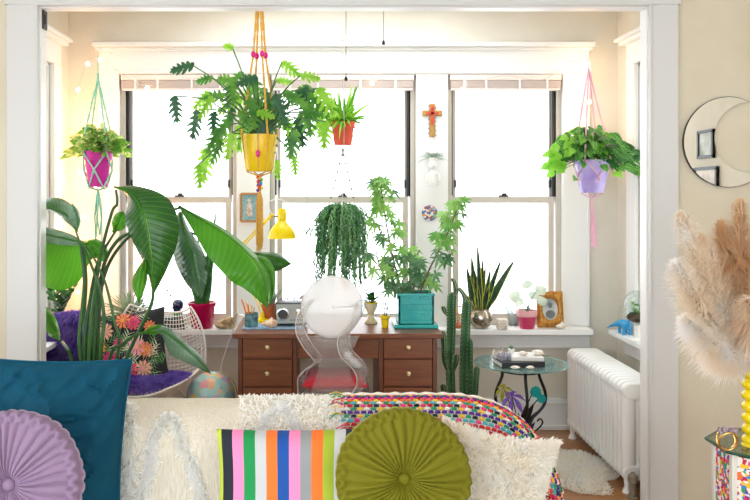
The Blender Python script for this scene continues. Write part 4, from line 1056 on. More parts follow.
for j in range(10):
    a = rnd(0, 6.28); mb.tube([V((hb.x, Y1, z0)), V((hb.x+.008*math.cos(a), Y1+.008*math.sin(a), z0-.03)), V((hb.x+.022*math.cos(a), Y1+.02*math.sin(a), (z0+b.z)/2)), V((hb.x+.018*math.cos(a+.5), Y1+.015*math.sin(a), b.z+rnd(0, .03)))], [.008, .006, .0045, .003], 6)
mb.build('tail', t)
M['woodbead'] = mat('brown_wood_bead', '#7a4a34', .5)
for s_ in (-1, 1):
    mb = MB(M['woodbead']); mb.ball(hb+V((s_*.062, -.06, 34*k+.1)), .011, 10, 8); mb.build('bead', t)

# --- yellow pot with large lobed plant (centre left, nearest)
M['mustard'] = mat('mustard_cord', '#cf9a3a', .9, col2='#e0b45a', nscale=120, bmp=.001, bscale=180)
M['ypot'] = mat('yellow_gloss_pot', '#e8c31a', .25, bmp=.0003); M['hotpink'] = mat('hot_pink_bead', '#d4107f', .25)
Y2 = 4.25; k = Y2/F; hb = P(259.5, 171.5, Y2); 
t = thing('hanging_plant', 'large hanging plant with deeply lobed leaves in yellow pot', 'plant', hb)
pot(t, hb, [(.001, 0), (.068, 0), (.076, .01), (.094, 28*k), (.098, 36.5*k), (.092, 36.5*k), (.086, 30*k)], M['ypot'], soil=(.087, 33*k))
M['philo'] = leafmat('lobed_leaf', '#3c7f33', '#74b248', .4, nscale=9); M['philod'] = leafmat('lobed_leaf_dark', '#24563a', '#437c50', .3, nscale=9); M['philol'] = leafmat('lobed_leaf_bright', '#8cc83c', '#a9db55', .5, nscale=9)
def lobed(mb, p, d, up, L, W, droop=.4):
    p = V(p); d = V(d).normalized(); side = d.cross(V(up))
    if side.length < .1: side = d.orthogonal()
    side.normalize(); upn = side.cross(d); n = 5
    mid = [p+d*(L*i/n)-V((0, 0, droop*L*(i/n)**2)) for i in range(n+1)]
    b = len(mb.v)
    for i, q in enumerate(mid):
        w = W*.18*(1-(i/n)**2*.7)*(1 if i else .5)
        mb.v += [q-side*w, q+upn*.002, q+side*w]
    for i in range(n):
        for j in range(2):
            a = b+i*3+j; mb.face((a, a+3, a+4, a+1), ((i/n, j/2), ((i+1)/n, j/2), ((i+1)/n, (j+1)/2), (i/n, (j+1)/2)))
    for i in range(n):
        for s_ in (-1, 1):
            l = W*.5*(math.sin(PI*(i+.9)/(n+.6)))**.6*rnd(.85, 1.1)
            f = d*(.15+.75*i/n)+side*s_
            e0 = mid[i].lerp(mid[i+1], .1); e1 = mid[i].lerp(mid[i+1], .85); dd = f.normalized(); wd = d*(L/n*.42)
            b2 = len(mb.v); dz = V((0, 0, -l*.25)); c_ = e0.lerp(e1, .5)
            mb.v += [e0, e1, c_+dd*l*.55+wd*1.15+dz*.3, c_+dd*l*.5-wd*1.15+dz*.3, c_+dd*l*.86+wd*.9+dz*.7, c_+dd*l+dz, c_+dd*l*.8-wd*.8+dz*.7]
            mb.face((b2, b2+1, b2+2, b2+3)); mb.face((b2+3, b2+2, b2+4, b2+6)); mb.face((b2+6, b2+4, b2+5))
    e = mid[-1]; b2 = len(mb.v); mb.v += [mid[-2]-side*W*.09, mid[-2]+side*W*.09, e+d*L*.02+side*W*.08, e+d*L*.16, e+d*L*.02-side*W*.08]; mb.face((b2, b2+1, b2+2, b2+3, b2+4))
stp = mb2 = MB(M['philo'], M['philod'], M['philol'], M['stem'])
root = hb+V((0, 0, 34*k))
# (px, py) of each leaf's base, direction of its blade in the picture, size in px, tone
LV = [(194, 66, -1, .15, 24, 1), (174, 96, .1, -1, 22, 1), (210, 92, -.6, -.5, 22, 2), (198, 110, -.3, -1, 24, 1), (214, 112, 0, -1, 20, 1), (222, 128, -.5, -.7, 26, 0), (206, 148, -.1, -1, 28, 2), (199, 164, .1, -1, 20, 2), (233, 49, -.3, .3, 14, 2), (282, 62, .6, -.3, 20, 2),
      (243, 72, -.6, -.5, 20, 0), (251, 76, .3, -.8, 24, 0), (240, 96, -.7, -.3, 24, 2), (232, 116, -.6, -.6, 26, 0), (250, 98, .2, -.9, 26, 0), (262, 88, .5, -.8, 24, 1), (275, 94, .4, -.9, 24, 1), (262, 118, .3, -1, 30, 1), (286, 94, .8, -.2, 22, 0),
      (296, 90, .7, -.6, 24, 1), (308, 94, .8, -.6, 26, 0), (318, 88, .6, -.8, 28, 2), (305, 102, .2, -1, 28, 0), (298, 118, .2, -1, 24, 1), (314, 108, .5, -1, 26, 2), (326, 122, -.1, -1, 22, 2), (289, 132, .1, -1, 20, 1), (296, 130, -.3, -1, 24, 0), (294, 156, .1, -1, 16, 2), (276, 160, .2, -1, 16, 2), (225, 96, -.9, .2, 22, 0), (268, 104, .6, -.5, 28, 0), (245, 118, -.3, -1, 28, 2), (280, 116, .7, -.6, 26, 2), (213, 78, -.8, .1, 18, 0) , (254, 84, -.5, .6, 18, 0), (300, 76, .9, .2, 20, 2), (236, 84, -.6, .4, 20, 0), (222, 140, -.5, -.8, 22, 0), (232, 133, -.3, -1, 22, 2)]
LV += [(R.choice((rnd(212, 242), rnd(272, 318), rnd(238, 285))), rnd(76, 118), rnd(-1, 1), rnd(-1, .3), rnd(17, 23), R.choice((0, 0, 1, 2, 2))) for _ in range(24)]
for px, py, dx, dz, sz, tn in LV:
    yy = Y2+rnd(-.2, .2)*(1 if px < 290 else .7)
    e = P(px, py, yy); m_ = root.lerp(e, .55)+V((0, 0, .03+.25*abs(e.x-root.x)*.3))
    mb2.mi = 3; mb2.tube([V(v) for v in cat([tuple(root+V((rnd(-.03, .03), rnd(-.03, .03), 0))), tuple(m_), tuple(e)], 5)], .0038, 5)
    mb2.mi = tn; lobed(mb2, e, (dx, rnd(-.35, .35), dz), (rnd(-.2, .2), -1, .45), sz*k*.95, sz*k*.82, .25)
mb2.build('foliage', t)
t = thing('macrame_hanger', 'long mustard cord hanger with pink beads and yellow tassel holding the yellow pot', 'plant hanger', (hb.x, Y2, P(259, 252, Y2).z))
ap = P(259.5, 12, 4.02); ap = V((hb.x, Y2, 2.68))
mb = MB(M['mustard'])
mb.tube([V((hb.x, Y2, 2.745)), ap], .004, 6)
kn = P(260, 30, Y2).z
for j in range(4):
    a = .5+j*PI/2; rim = hb+V((.102*math.cos(a), .102*math.sin(a), 36*k)); m2 = V((hb.x+.035*math.cos(a), Y2+.035*math.sin(a), P(0, 55, Y2).z))
    pts = [ap, ap.lerp(m2, .5), m2, m2.lerp(rim, .5), rim, hb+V((.07*math.cos(a), .07*math.sin(a), -.002)), hb-V((0, 0, .025))]
    for i in range(len(pts)-1): cord(mb, pts[i], pts[i+1], .0062 if i < 4 else .004, n=10)
mb.build('sling', t)
for j in range(4):
    a = .5+j*PI/2
    for zz, f in ((P(0, 55, Y2).z, .035),):
        mb = MB(M['hotpink']); mb.ball((hb.x+f*math.cos(a), Y2+f*math.sin(a), zz), (.013, .013, .019), 12, 8); mb.build('bead', t)
mb = MB(M['hotpink']); mb.ball(hb+V((.0, -.1, 17*k)), (.011, .009, .019), 12, 8); mb.build('bead', t)
mb = MB(M['mustard']); cord(mb, hb+V((0, -.103, 36*k)), hb+V((0, -.071, 0)), .004, n=8); mb.build('front_cord', t)
bc = ['#d4107f', '#2a62c9', '#e24a22', '#e0b020', '#27a05a', '#7a2fa0', '#d43a3a', '#22a7c4']
for j in range(14):
    z = hb.z-.018-j*.0062
    mb = MB(mat('bead_%d' % j, bc[j % 8], .25)); mb.ball((hb.x+.009*math.cos(j*1.7), Y2+.009*math.sin(j*1.7), z), .0095, 8, 6); mb.build('bead', t)
mb = MB(M['mustard']); zt_ = hb.z-.1; zb_ = P(259, 252, Y2).z
for j in range(14):
    a = 2.4*j; r = .006+.009*R.random(); mb.tube([V((hb.x, Y2, zt_+.01)), V((hb.x+r*math.cos(a), Y2+r*math.sin(a), zt_-.05)), V((hb.x+r*1.15*math.cos(a), Y2+r*math.sin(a), zb_+rnd(0, .05)))], .0033, 5)
mb.build('tassel', t)

# --- small terracotta pot with spider plant above, trailing bead plant below
Y3 = 4.72; k = Y3/F; hb = P(343, 145, Y3)
M['rpot'] = mat('coral_clay', '#d9533a', .7, bmp=.0006)
t = thing('spider_plant', 'small arching plant in coral clay pot hanging above the trailing bead plant', 'plant', hb)
pot(t, hb, [(.001, 0), (.05, 0), (.062, 17*k), (.068, 17*k), (.071, 23*k), (.066, 23*k), (.06, 18*k)], M['rpot'], soil=(.061, 21*k))
mb = MB(M['philol'], M['green'])
for j in range(90):
    a = rnd(0, 6.28); el = rnd(.15, 1.5); mb.mi = j % 2; l = rnd(.12, .27)
    mb.leaf(hb+V((.02*math.cos(a), .02*math.sin(a), 21*k)), (math.cos(a)*math.cos(el), math.sin(a)*math.cos(el), math.sin(el)), (0, -1, .3), l, .026, rnd(.2, 1.1)*(1.6-el), .3, 7, 'blade')
mb.build('foliage', t)
mb = None
Y3b = Y3; h2 = P(342, 222, Y3)
t = thing('string_hanger', 'white beaded string hanger holding two small pots one above the other', 'plant hanger', h2+V((0, 0, -.03)))
M['wcord'] = mat('white_cord', '#c9c2ba', .8, bmp=.0004); M['darkbead'] = mat('dark_bead', '#4a3a40', .4)
hk = P(343, 38, Y3); mb = MB(M['wcord'])
mb.tube([hk, P(343, 98, Y3)], .003, 5)
for j in range(3):
    a = .6+j*2*PI/3; rim = hb+V((.074*math.cos(a), .074*math.sin(a), 22*k)); mb.tube([P(343, 98, Y3), rim, hb+V((.052*math.cos(a), .052*math.sin(a), -.003)), hb-V((0, 0, .03))], .0022, 5)
for a in (PI*.05, PI*.95, PI*1.5): mb.tube([hb-V((0, 0, .03)), h2+V((.085*math.cos(a), .085*math.sin(a), .065)), h2+V((.05*math.cos(a), .05*math.sin(a), -.004)), h2-V((0, 0, .02))], .0032, 5)
mb.ball(hb-V((0, 0, .03)), .011, 8, 6); mb.build('cord', t)
for a in (PI*.05, PI*.95):
    for n in range(7): mb = MB(M['darkbead']); mb.ball((hb-V((0, 0, .03))).lerp(h2+V((.085*math.cos(a), .085*math.sin(a), .065)), .08+n*.14), .006, 6, 5); mb.build('bead', t)
t = thing('string_of_pearls', 'trailing plant with long strands of tiny round green leaves before the middle window', 'plant', h2)
pot(t, h2, [(.001, 0), (.05, 0), (.07, .055), (.078, .06), (.073, .06), (.064, .05)], M['dark'], soil=(.066, .054))
M['pearl'] = leafmat('bead_leaf', '#3a7a49', '#6fb072', .35, nscale=30); M['pearl2'] = leafmat('bead_leaf_light', '#6fae68', '#a4cf98', .35, nscale=30)
mb = MB(M['pearl'], M['pearl2'], M['stem'])
for j in range(170):
    a = rnd(0, 6.28); ro = rnd(.05, .165)**1.0; ln = rnd(.08, .40)*(1 if abs(math.cos(a)) < .85 or R.random() < .5 else .7)
    if R.random() < .25: ln = rnd(.3, .46)
    s0 = h2+V((.04*math.cos(a), .04*math.sin(a), .06)); s1 = h2+V((ro*.6*math.cos(a), ro*.6*math.sin(a), .115-.25*ro+rnd(-.01, .015))); s2 = h2+V((ro*math.cos(a), ro*math.sin(a), .02)); s3 = h2+V((ro*1.08*math.cos(a)+rnd(-.01, .01), ro*math.sin(a), .05-ln))
    if math.cos(a) < -.8 and R.random() < .4: s3 += V((-.05, 0, .03))
    pts = cat([tuple(s0), tuple(s1), tuple(s2), tuple(s2.lerp(s3, .5)), tuple(s3)], 4); mb.mi = 2; mb.tube(pts, .0008, 3); mb.mi = 0 if R.random() < .62 else 1
    tot = [V(q) for q in pts]; acc = 0
    for i in range(len(tot)-1):
        seg_ = (tot[i+1]-tot[i]).length; n = max(1, int(seg_/.0075))
        for m_ in range(n):
            p = tot[i].lerp(tot[i+1], m_/n); b_ = rnd(0, 6.28); mb.ball(p+V((math.cos(b_), math.sin(b_), 0))*.005, rnd(.0045, .0072), 5, 3)
mb.build('foliage', t)

# --- lilac pot on the right in pink macrame
Y4 = 4.82; k = Y4/F; hb = P(592, 193, Y4)
M['lav'] = mat('lavender_glass_pot', '#a796e0', .2, col2='#c3b5ee', nscale=12, bmp=.0003); M['pinkc'] = mat('pale_pink_cord', '#eab4cc', .9, bmp=.0006)
t = thing('prayer_plant', 'bushy hanging plant with oval patterned leaves in lavender pot', 'plant', hb)
pot(t, hb, [(.001, 0), (.06, 0), (.07, .01), (.1, 30*k), (.105, 33*k), (.098, 33*k), (.09, 27*k)], M['lav'], soil=(.09, 29*k))
M['maranta'] = leafmat('patterned_leaf', '#4f9a45', '#84bf5c', .35, nscale=8, spots='#245a2e'); M['maranl'] = leafmat('bright_oval_leaf', '#7cc640', '#a6e05a', .5, nscale=10)
mb = MB(M['maranta'], M['maranl'], M['stem'], M['dgreen']); top = hb+V((0, 0, 31*k))
for j in range(260):
    a = rnd(0, 6.28); r = rnd(.01, .245)*(1 if math.sin(a) < .3 else .8); z = .15*math.cos(min(1.5, r/.2*1.1))+rnd(-.07, .08)-.02-max(0, r-.17)*.6
    e = top+V((math.cos(a)*r, math.sin(a)*r*.7, z)); mb.mi = 2; mb.tube([top+V((0, 0, -.02)), top.lerp(e, .6)+V((0, 0, .02)), e], .0014, 4)
    mb.mi = 1 if (R.random() < .16 or (math.cos(a) < -.75 and r > .16)) else (3 if R.random() < .2 else 0)
    mb.leaf(e, (math.cos(a), math.sin(a)*.8-.3, rnd(-.6, .35)), (rnd(-.3, .3), -1, .6), rnd(.06, .09), rnd(.042, .056), .35, .1, 5)
mb.mi = 1
for j in range(6): mb.leaf(top+V((-.02, 0, .12)), (rnd(-.4, .4), -.3, 1), (0, -1, 0), .05, .04, .1, .2, 4)
mb.build('foliage', t)
t = thing('macrame_hanger', 'pale pink macrame hanger with long thin tail holding the lavender pot', 'plant hanger', (hb.x, Y4, P(592, 250, Y4).z))
ap = P(587, 68, Y4); ap.x = hb.x-.02; mb = MB(M['pinkc']); mb.tube([P(587, 62, Y4)+V((0, 0, .02)), ap], .0025, 5)
for j in range(4):
    a = .9+j*PI/2; rim = hb+V((.112*math.cos(a), .112*math.sin(a), 33*k)); lo = hb+V((.062*math.cos(a), .062*math.sin(a), -.003)); cord(mb, ap, rim, .0045); 
    for a2 in (a+PI/4, a-PI/4):
        m_ = hb+V((.093*math.cos(a2), .093*math.sin(a2), 17*k)); cord(mb, rim, m_, .0032, n=5); cord(mb, m_, lo, .0032, n=5)
    cord(mb, lo, hb-V((0, 0, .03)), .0032, n=4)
mb.build('sling', t)
mb = MB(M['pinkc']); zb_ = P(592, 250, Y4).z
for j in range(8):
    a = 2.4*j; mb.tube([hb-V((0, 0, .025)), hb+V((.006*math.cos(a), .006*math.sin(a), -.09)), V((hb.x+.014*math.cos(a)+.008, Y4+.01*math.sin(a), (hb.z+zb_)/2-.03)), V((hb.x+.016*math.cos(a)+.014, Y4+.012*math.sin(a), zb_+rnd(0, .06)))], .0032, 5)
mb.build('tail', t)

# ceiling pull cords with dark bobs, string on the middle window
for px, py, yy, lb in ((383.5, 43, 4.35, 'thin ceiling pull cord with black bob, ending above the window header'), (346, 79, 4.35, 'longer thin pull cord with black bob in front of the middle window header')):
    p = P(px, py, yy); t = thing('pull_cord', lb, 'cord', p-V((0, 0, .012)))
    mb = MB(M['stem2']); mb.mats = [mat('grey_cord', '#8d8a86', .7)]; mb.tube([V((p.x, yy, 2.75)), p], .0024, 5); mb.build('cord', t)
    mb = MB(M['black']); mb.lathe([(.001, -.012), (.008, -.01), (.009, .004), (.004, .014), (.001, .016)], p, 10); mb.build('bob', t)
p0 = P(307, 240, 4.95); mb = MB(M['wcord']); mb.mats = [mat('grey_string', '#a8a4ac', .7)]; mb.tube([P(308, 150, 4.95), p0, P(303, 297, 4.93)], .0016, 5); 
t = thing('hanging_string', 'thin grey string with a lilac bobble hanging above the radio', 'string', P(303, 300, 4.93)); mb.build('string', t)
mb = MB(M['lilacpom']); mb.ball(P(303, 297, 4.93), (.017, .017, .012), 12, 8); mb.build('bobble', t)
# ceiling hooks for the hangers
for i, (p, a) in enumerate(((P(98, 50, Y1), 'white metal hook at the top of the mint macrame hanger'), (P(343, 36, Y3), 'white metal hook on the header above the coral clay pot'), (P(587, 58, Y4), 'white metal hook at the top of the pink macrame hanger'))):
    mb = MB(M['white']); mb.tube([V((p.x, p.y, p.z-.012)), V((p.x+.012, p.y+.0, p.z)), V((p.x+.006, p.y+.02, p.z+.018)), V((p.x, YB-.05, p.z+.03))], .0035, 6); tag(mb.build('plant_hook'), a, 'hook')

# ---------------------------------------------------------------- fairy lights along the header and down the corners
M['bulbglow'] = glow('warm_bulb', '#ffe0ae', 26.0)
FL = [(66, 150), (68, 120), (78, 88), (88, 62), (100, 58), (122, 74), (147, 86), (190, 78), (232, 84), (280, 74), (330, 66), (372, 81), (398, 71), (430, 90), (462, 88), (500, 76), (540, 80), (560, 70), (588, 62), (589, 100), (583, 130), (586, 160)]
t = thing('fairy_lights', 'string of warm fairy lights strung along the window header and corners', 'fairy lights', P(330, 80, 5.1))
pts = [P(x, y, 5.05 if x > 90 else 4.95) for x, y in FL]
mb = MB(M['wcord']); mb.tube([V(q) for q in cat([tuple(p) for p in pts], 4)], .0018, 5); mb.build('wire', t)
for i, p in enumerate(pts):
    if i in (2, 3, 4, 6, 11, 0, 18, 19, 20, 14): 
        mb = MB(M['bulbglow']); mb.ball(p-V((0, 0, .012)), (.011, .011, .014), 10, 7); mb.build('bulb', t)
pts = [P(92, 92, 5.0), P(90, 130, 5.05), P(80, 170, 5.06), P(95, 184, 5.06), P(84, 215, 5.06), P(72, 235, 5.05), P(92, 250, 5.05), P(78, 290, 5.05)]
t2 = thing('fairy_lights', 'second warm string of lights hanging down the left corner behind the mint hanger', 'fairy lights', pts[-1])
mb = MB(M['wcord']); mb.tube([V(q) for q in cat([tuple(p) for p in pts], 4)], .0018, 5); mb.build('wire', t2)
for p in pts[1:]: mb = MB(M['bulbglow']); mb.ball(p-V((0, 0, .012)), (.011, .011, .014), 10, 7); mb.build('bulb', t2)
for i, (px, py) in enumerate(((88, 120), (84, 175), (80, 225), (85, 280))):
    l = bpy.data.lights.new('fairy_glow', 'POINT'); l.energy = 2.6; l.color = (1, .42, .2); l.shadow_soft_size = .03; o = bpy.data.objects.new('fairy_glow', l); COL.objects.link(o); o.location = P(px, py, 5.02)
for i, (px, py) in enumerate(((588, 66), (582, 130))):
    l = bpy.data.lights.new('fairy_glow', 'POINT'); l.energy = 1.0; l.color = (1, .6, .35); l.shadow_soft_size = .03; o = bpy.data.objects.new('fairy_glow', l); COL.objects.link(o); o.location = P(px, py, 5.02)

# ---------------------------------------------------------------- big banana-leaved plant on the left
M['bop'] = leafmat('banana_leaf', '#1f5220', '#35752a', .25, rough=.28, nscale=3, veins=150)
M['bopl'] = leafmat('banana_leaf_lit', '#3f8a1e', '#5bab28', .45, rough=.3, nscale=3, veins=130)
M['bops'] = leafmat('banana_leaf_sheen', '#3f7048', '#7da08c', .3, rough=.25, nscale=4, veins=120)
M['bopstem'] = mat('banana_stalk', '#1f4a2a', .4, col2='#3d6f34', nscale=6, bmp=.0004)
BX, BY = P(93, 400, 3.95).x, 4.0
t = thing('bird_of_paradise', 'huge banana leaved plant towering behind the teal velvet pillow', 'plant', (BX, BY, 0))
pot(t, (BX, BY, 0), [(.001, 0), (.12, 0), (.16, .26), (.17, .26), (.17, .29), (.155, .29), (.15, .26)], M['white'], soil=(.15, .27))
def bigleaf(mid, wl, wr, m, dyl=0, dyr=0, wave=.012, nn=26, label=None):
    """mid: (px, py, Y) along the midrib; wl / wr half widths in px to the left / right of travel; dyl / dyr depth of the edges"""
    pm = cat(mid, 8); pts = []
    L_ = cat([(w,) for w in wl], 8); R_ = cat([(w,) for w in wr], 8)
    def samp(a, u):
        x = u*(len(a)-1); i = min(int(x), len(a)-2); f = x-i; return tuple(p*(1-f)+q*f for p, q in zip(a[i], a[i+1]))
    def fn(u, v):
        x, y, Y = samp(pm, u); x2, y2, _ = samp(pm, min(1, u+.03)); x1, y1, _ = samp(pm, max(0, u-.03))
        tx, ty = x2-x1, y2-y1; l = math.hypot(tx, ty) or 1; nx, ny = ty/l, -tx/l     # left-hand normal in the picture
        s_ = (v-.5)*2
        w = max(0, samp(L_, u)[0]) if s_ < 0 else max(0, samp(R_, u)[0]); dy = dyl if s_ < 0 else dyr
        a = abs(s_); g = (nx, ny) if s_ < 0 else (-nx, -ny)
        return P(x+g[0]*w*a, y+g[1]*w*a, Y+dy*a**1.4*math.sin(PI*min(1, u*.9+.05))-.015*math.sin(PI*a)+wave*a*math.sin(u*24+s_*2))
    mb = MB(m); mb.grid(fn, nn, 10); o = mb.build('leaf', t, sharp=180)
    mb = MB(M['bopl']); mb.tube([fn(i/20, .5)+V((0, -.004, 0)) for i in range(21)], [.006-.0045*i/20 for i in range(21)], 6); mb.build('midrib', o)
    return o
def stalk(pp, r0=.011, r1=.006):
    c = [V((BX+rnd(-.04, .04), BY+rnd(-.04, .04), .26))]+[P(*q) for q in pp]; c = [V(q) for q in cat([tuple(x) for x in c], 6)]
    mb = MB(M['bopstem']); mb.tube(c, [r0+(r1-r0)*i/(len(c)-1) for i in range(len(c))], 8); mb.build('stalk', t)
# leaf 1: big hanging leaf
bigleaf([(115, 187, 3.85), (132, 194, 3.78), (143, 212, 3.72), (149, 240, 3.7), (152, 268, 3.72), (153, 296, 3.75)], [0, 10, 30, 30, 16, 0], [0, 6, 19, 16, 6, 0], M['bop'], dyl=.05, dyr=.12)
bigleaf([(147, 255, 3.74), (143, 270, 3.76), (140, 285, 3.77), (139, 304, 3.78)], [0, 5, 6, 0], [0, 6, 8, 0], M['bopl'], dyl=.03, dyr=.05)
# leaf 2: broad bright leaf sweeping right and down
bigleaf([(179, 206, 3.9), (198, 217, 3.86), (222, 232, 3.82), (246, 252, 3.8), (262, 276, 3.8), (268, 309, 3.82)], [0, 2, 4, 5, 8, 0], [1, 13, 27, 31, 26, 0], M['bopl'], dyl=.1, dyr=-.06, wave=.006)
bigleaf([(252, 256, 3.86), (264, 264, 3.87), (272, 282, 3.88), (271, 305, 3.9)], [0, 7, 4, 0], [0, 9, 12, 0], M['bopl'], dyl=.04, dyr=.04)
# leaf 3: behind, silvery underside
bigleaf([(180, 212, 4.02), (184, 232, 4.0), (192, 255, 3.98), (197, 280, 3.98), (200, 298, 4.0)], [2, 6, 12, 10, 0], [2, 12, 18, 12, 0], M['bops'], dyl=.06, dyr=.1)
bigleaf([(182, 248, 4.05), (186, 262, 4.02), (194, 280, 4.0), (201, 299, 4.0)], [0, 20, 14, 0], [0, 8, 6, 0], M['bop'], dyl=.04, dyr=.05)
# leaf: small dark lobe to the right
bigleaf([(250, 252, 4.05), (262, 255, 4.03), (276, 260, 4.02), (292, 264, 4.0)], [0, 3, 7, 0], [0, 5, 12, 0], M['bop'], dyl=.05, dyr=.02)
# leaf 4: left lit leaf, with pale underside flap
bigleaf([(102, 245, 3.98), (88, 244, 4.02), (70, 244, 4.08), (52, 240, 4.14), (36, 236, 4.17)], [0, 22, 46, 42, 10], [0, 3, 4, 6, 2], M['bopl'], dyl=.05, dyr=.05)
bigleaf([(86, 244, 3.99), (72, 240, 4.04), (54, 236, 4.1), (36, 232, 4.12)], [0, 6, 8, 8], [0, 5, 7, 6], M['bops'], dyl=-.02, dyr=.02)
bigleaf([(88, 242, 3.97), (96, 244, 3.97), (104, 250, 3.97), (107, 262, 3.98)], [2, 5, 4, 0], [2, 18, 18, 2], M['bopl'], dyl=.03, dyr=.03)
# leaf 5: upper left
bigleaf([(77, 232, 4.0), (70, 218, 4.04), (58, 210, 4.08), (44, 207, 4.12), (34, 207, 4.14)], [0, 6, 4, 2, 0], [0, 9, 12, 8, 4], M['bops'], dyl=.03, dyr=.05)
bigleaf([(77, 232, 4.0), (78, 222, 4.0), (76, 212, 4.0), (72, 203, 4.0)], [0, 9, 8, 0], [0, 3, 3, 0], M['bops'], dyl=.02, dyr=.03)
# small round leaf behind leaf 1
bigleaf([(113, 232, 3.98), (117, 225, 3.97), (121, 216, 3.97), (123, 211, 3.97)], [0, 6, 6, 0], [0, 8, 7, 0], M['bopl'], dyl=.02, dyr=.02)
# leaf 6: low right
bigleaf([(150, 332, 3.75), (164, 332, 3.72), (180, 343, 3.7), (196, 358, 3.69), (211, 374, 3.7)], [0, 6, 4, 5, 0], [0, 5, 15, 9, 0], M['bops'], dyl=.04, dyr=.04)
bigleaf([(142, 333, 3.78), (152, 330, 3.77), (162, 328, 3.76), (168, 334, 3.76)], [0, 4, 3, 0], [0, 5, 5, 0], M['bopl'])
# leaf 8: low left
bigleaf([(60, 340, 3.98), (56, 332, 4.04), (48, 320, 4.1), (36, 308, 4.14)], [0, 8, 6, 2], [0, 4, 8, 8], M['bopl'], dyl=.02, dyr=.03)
stalk([(89, 357, 3.93), (94, 300, 3.92), (102, 250, 3.9), (112, 212, 3.88), (117, 204, 3.86), (116, 190, 3.85)])
stalk([(84, 350, 3.95), (90, 300, 3.97), (98, 262, 3.98), (110, 240, 3.97), (118, 228, 3.97)], .012, .005)
stalk([(93, 355, 3.95), (98, 300, 3.96), (105, 262, 3.95), (118, 240, 3.95), (132, 232, 3.95), (160, 215, 3.98), (179, 208, 3.9)], .012)
stalk([(97, 355, 3.98), (100, 300, 4.0), (107, 268, 4.02), (122, 244, 4.02), (140, 232, 4.04), (180, 230, 4.05), (250, 254, 4.05)], .012, .005)
stalk([(80, 355, 3.93), (82, 310, 3.93), (84, 280, 3.93), (81, 250, 3.93), (79, 240, 3.93), (76, 232, 4.0)], .010, .005)
stalk([(101, 355, 3.9), (104, 320, 3.9), (100, 290, 3.9), (90, 262, 3.9), (83, 246, 3.92)], .011, .006)
stalk([(118, 352, 3.88), (114, 320, 3.88), (106, 285, 3.88), (96, 262, 3.9), (86, 246, 3.92)], .009, .005)
stalk([(110, 358, 3.92), (122, 345, 3.85), (135, 335, 3.8), (145, 333, 3.78), (152, 332, 3.75)], .009, .006)
stalk([(72, 362, 3.9), (68, 350, 3.87), (62, 342, 3.97)], .01, .006)
stalk([(122, 372, 3.9), (130, 350, 3.88), (142, 325, 3.84), (152, 302, 3.8), (153, 285, 3.78)], .011, .007)
stalk([(90, 356, 4.0), (91, 320, 4.02), (97, 280, 4.03), (99, 255, 4.0)], .013, .008)
stalk([(87, 356, 4.02), (84, 320, 4.04), (86, 280, 4.03), (83, 246, 4.0)], .012, .008)

# dark leaved plant in an orange pot on the left window sill
c = (XL-.0+.04, 4.86, SZ); c = (XL+.06, 4.8, SZ)
t = thing('potted_plant', 'dark leathery leaved plant in orange red pot at the left wall', 'plant', c)
pot(t, c, [(.001, 0), (.05, 0), (.062, .1), (.067, .1), (.068, .12), (.06, .12), (.058, .1)], M['rpot'], soil=(.058, .108))
mb = MB(M['dgreen'], M['sage'], M['stem'])
for j in range(15):
    a = rnd(0, 6.28); l = rnd(.14, .3); d = V((math.cos(a)*.45+.1, math.sin(a)*.4, 1)).normalized(); b0 = V(c)+V((0, 0, .1)); mb.mi = 2; mb.tube([b0, b0+d*l], [.004, .002], 5)
    for n in range(9):
        mb.mi = 1 if R.random() < .25 else 0; p = b0+d*(l*(.25+.085*n)); s_ = (-1)**n; mb.leaf(p, (s_*.8*math.cos(a+1.5), s_*math.sin(a+1.5)-.2, .7), (0, -1, .4), .05, .026, .15, .2, 4)
mb.build('foliage', t)

# ---------------------------------------------------------------- white wire chair with purple fur seat and flowered pillow
M['wirew'] = mat('white_wire', '#e9e5df', .45, bmp=.0002)
YC = 4.45; cxx = P(150, 350, YC).x-.03
t = thing('wire_chair', 'white wire mesh chair beside the banana leaved plant', 'chair', (cxx, YC, 0))
ANG = -.25
def shell(u, v):
    """u across, v from front of the seat up the back"""
    a = u*2-1
    if v < .5: y = -.25+v*.9; z = .45-.03*math.sin(PI*v*2)+.0*v
    else:
        w = (v-.5)*2; y = .2+.10*w; z = .45+.36*w**1.0+.0
    half = .25+.03*math.sin(PI*v)
    if v > .5: half *= 1-.25*((v-.5)*2)**3
    z += .09*abs(a)**2.4*(.6+.6*math.sin(PI*v)); y += -.11*abs(a)**2*max(0, (v-.45)*1.8)
    q = rz(ANG) @ V((a*half, y, 0)); return V((cxx+q.x, YC+q.y, z))
mb = MB(M['wirew'])
for i in range(23): mb.tube([shell(i/22, j/24) for j in range(25)], .0026, 4)
for j in range(33): mb.tube([shell(i/20, j/32) for i in range(21)], .0026, 4)
mb.build('wire_shell', t)
edge = [shell(i/16, 0) for i in range(17)]+[shell(1, j/20) for j in range(1, 21)]+[shell(1-i/16, 1) for i in range(1, 17)]+[shell(0, 1-j/20) for j in range(1, 20)]
mb = MB(M['wirew']); mb.tube(edge, .006, 8, closed=True); mb.build('rim', t)
for sx in (-1, 1):
    mb = MB(M['wirew'])
    def L(x, y, z): q = rz(ANG) @ V((x, y, 0)); return V((cxx+q.x, YC+q.y, z))
    mb.tube([L(sx*.18, -.05, .43), L(sx*.2, -.2, .4), L(sx*.21, -.24, .008), L(sx*.21, .22, .008), L(sx*.2, .2, .3), L(sx*.18, .05, .43)], .007, 8); mb.build('leg', t)
M['purple'] = woolmat('purple_sheepskin', '#6a4fb0', '#9a82d4', .35)
mb = MB(M['purple'])
def seatf(u, v):
    a = v*2*PI; p = shell(.5+.47*u*math.cos(a), .24+.21*u*math.sin(a)); return p+V((0, 0, .02+.075*(1-u**3)))
mb.grid(seatf, 10, 36)
pts = []
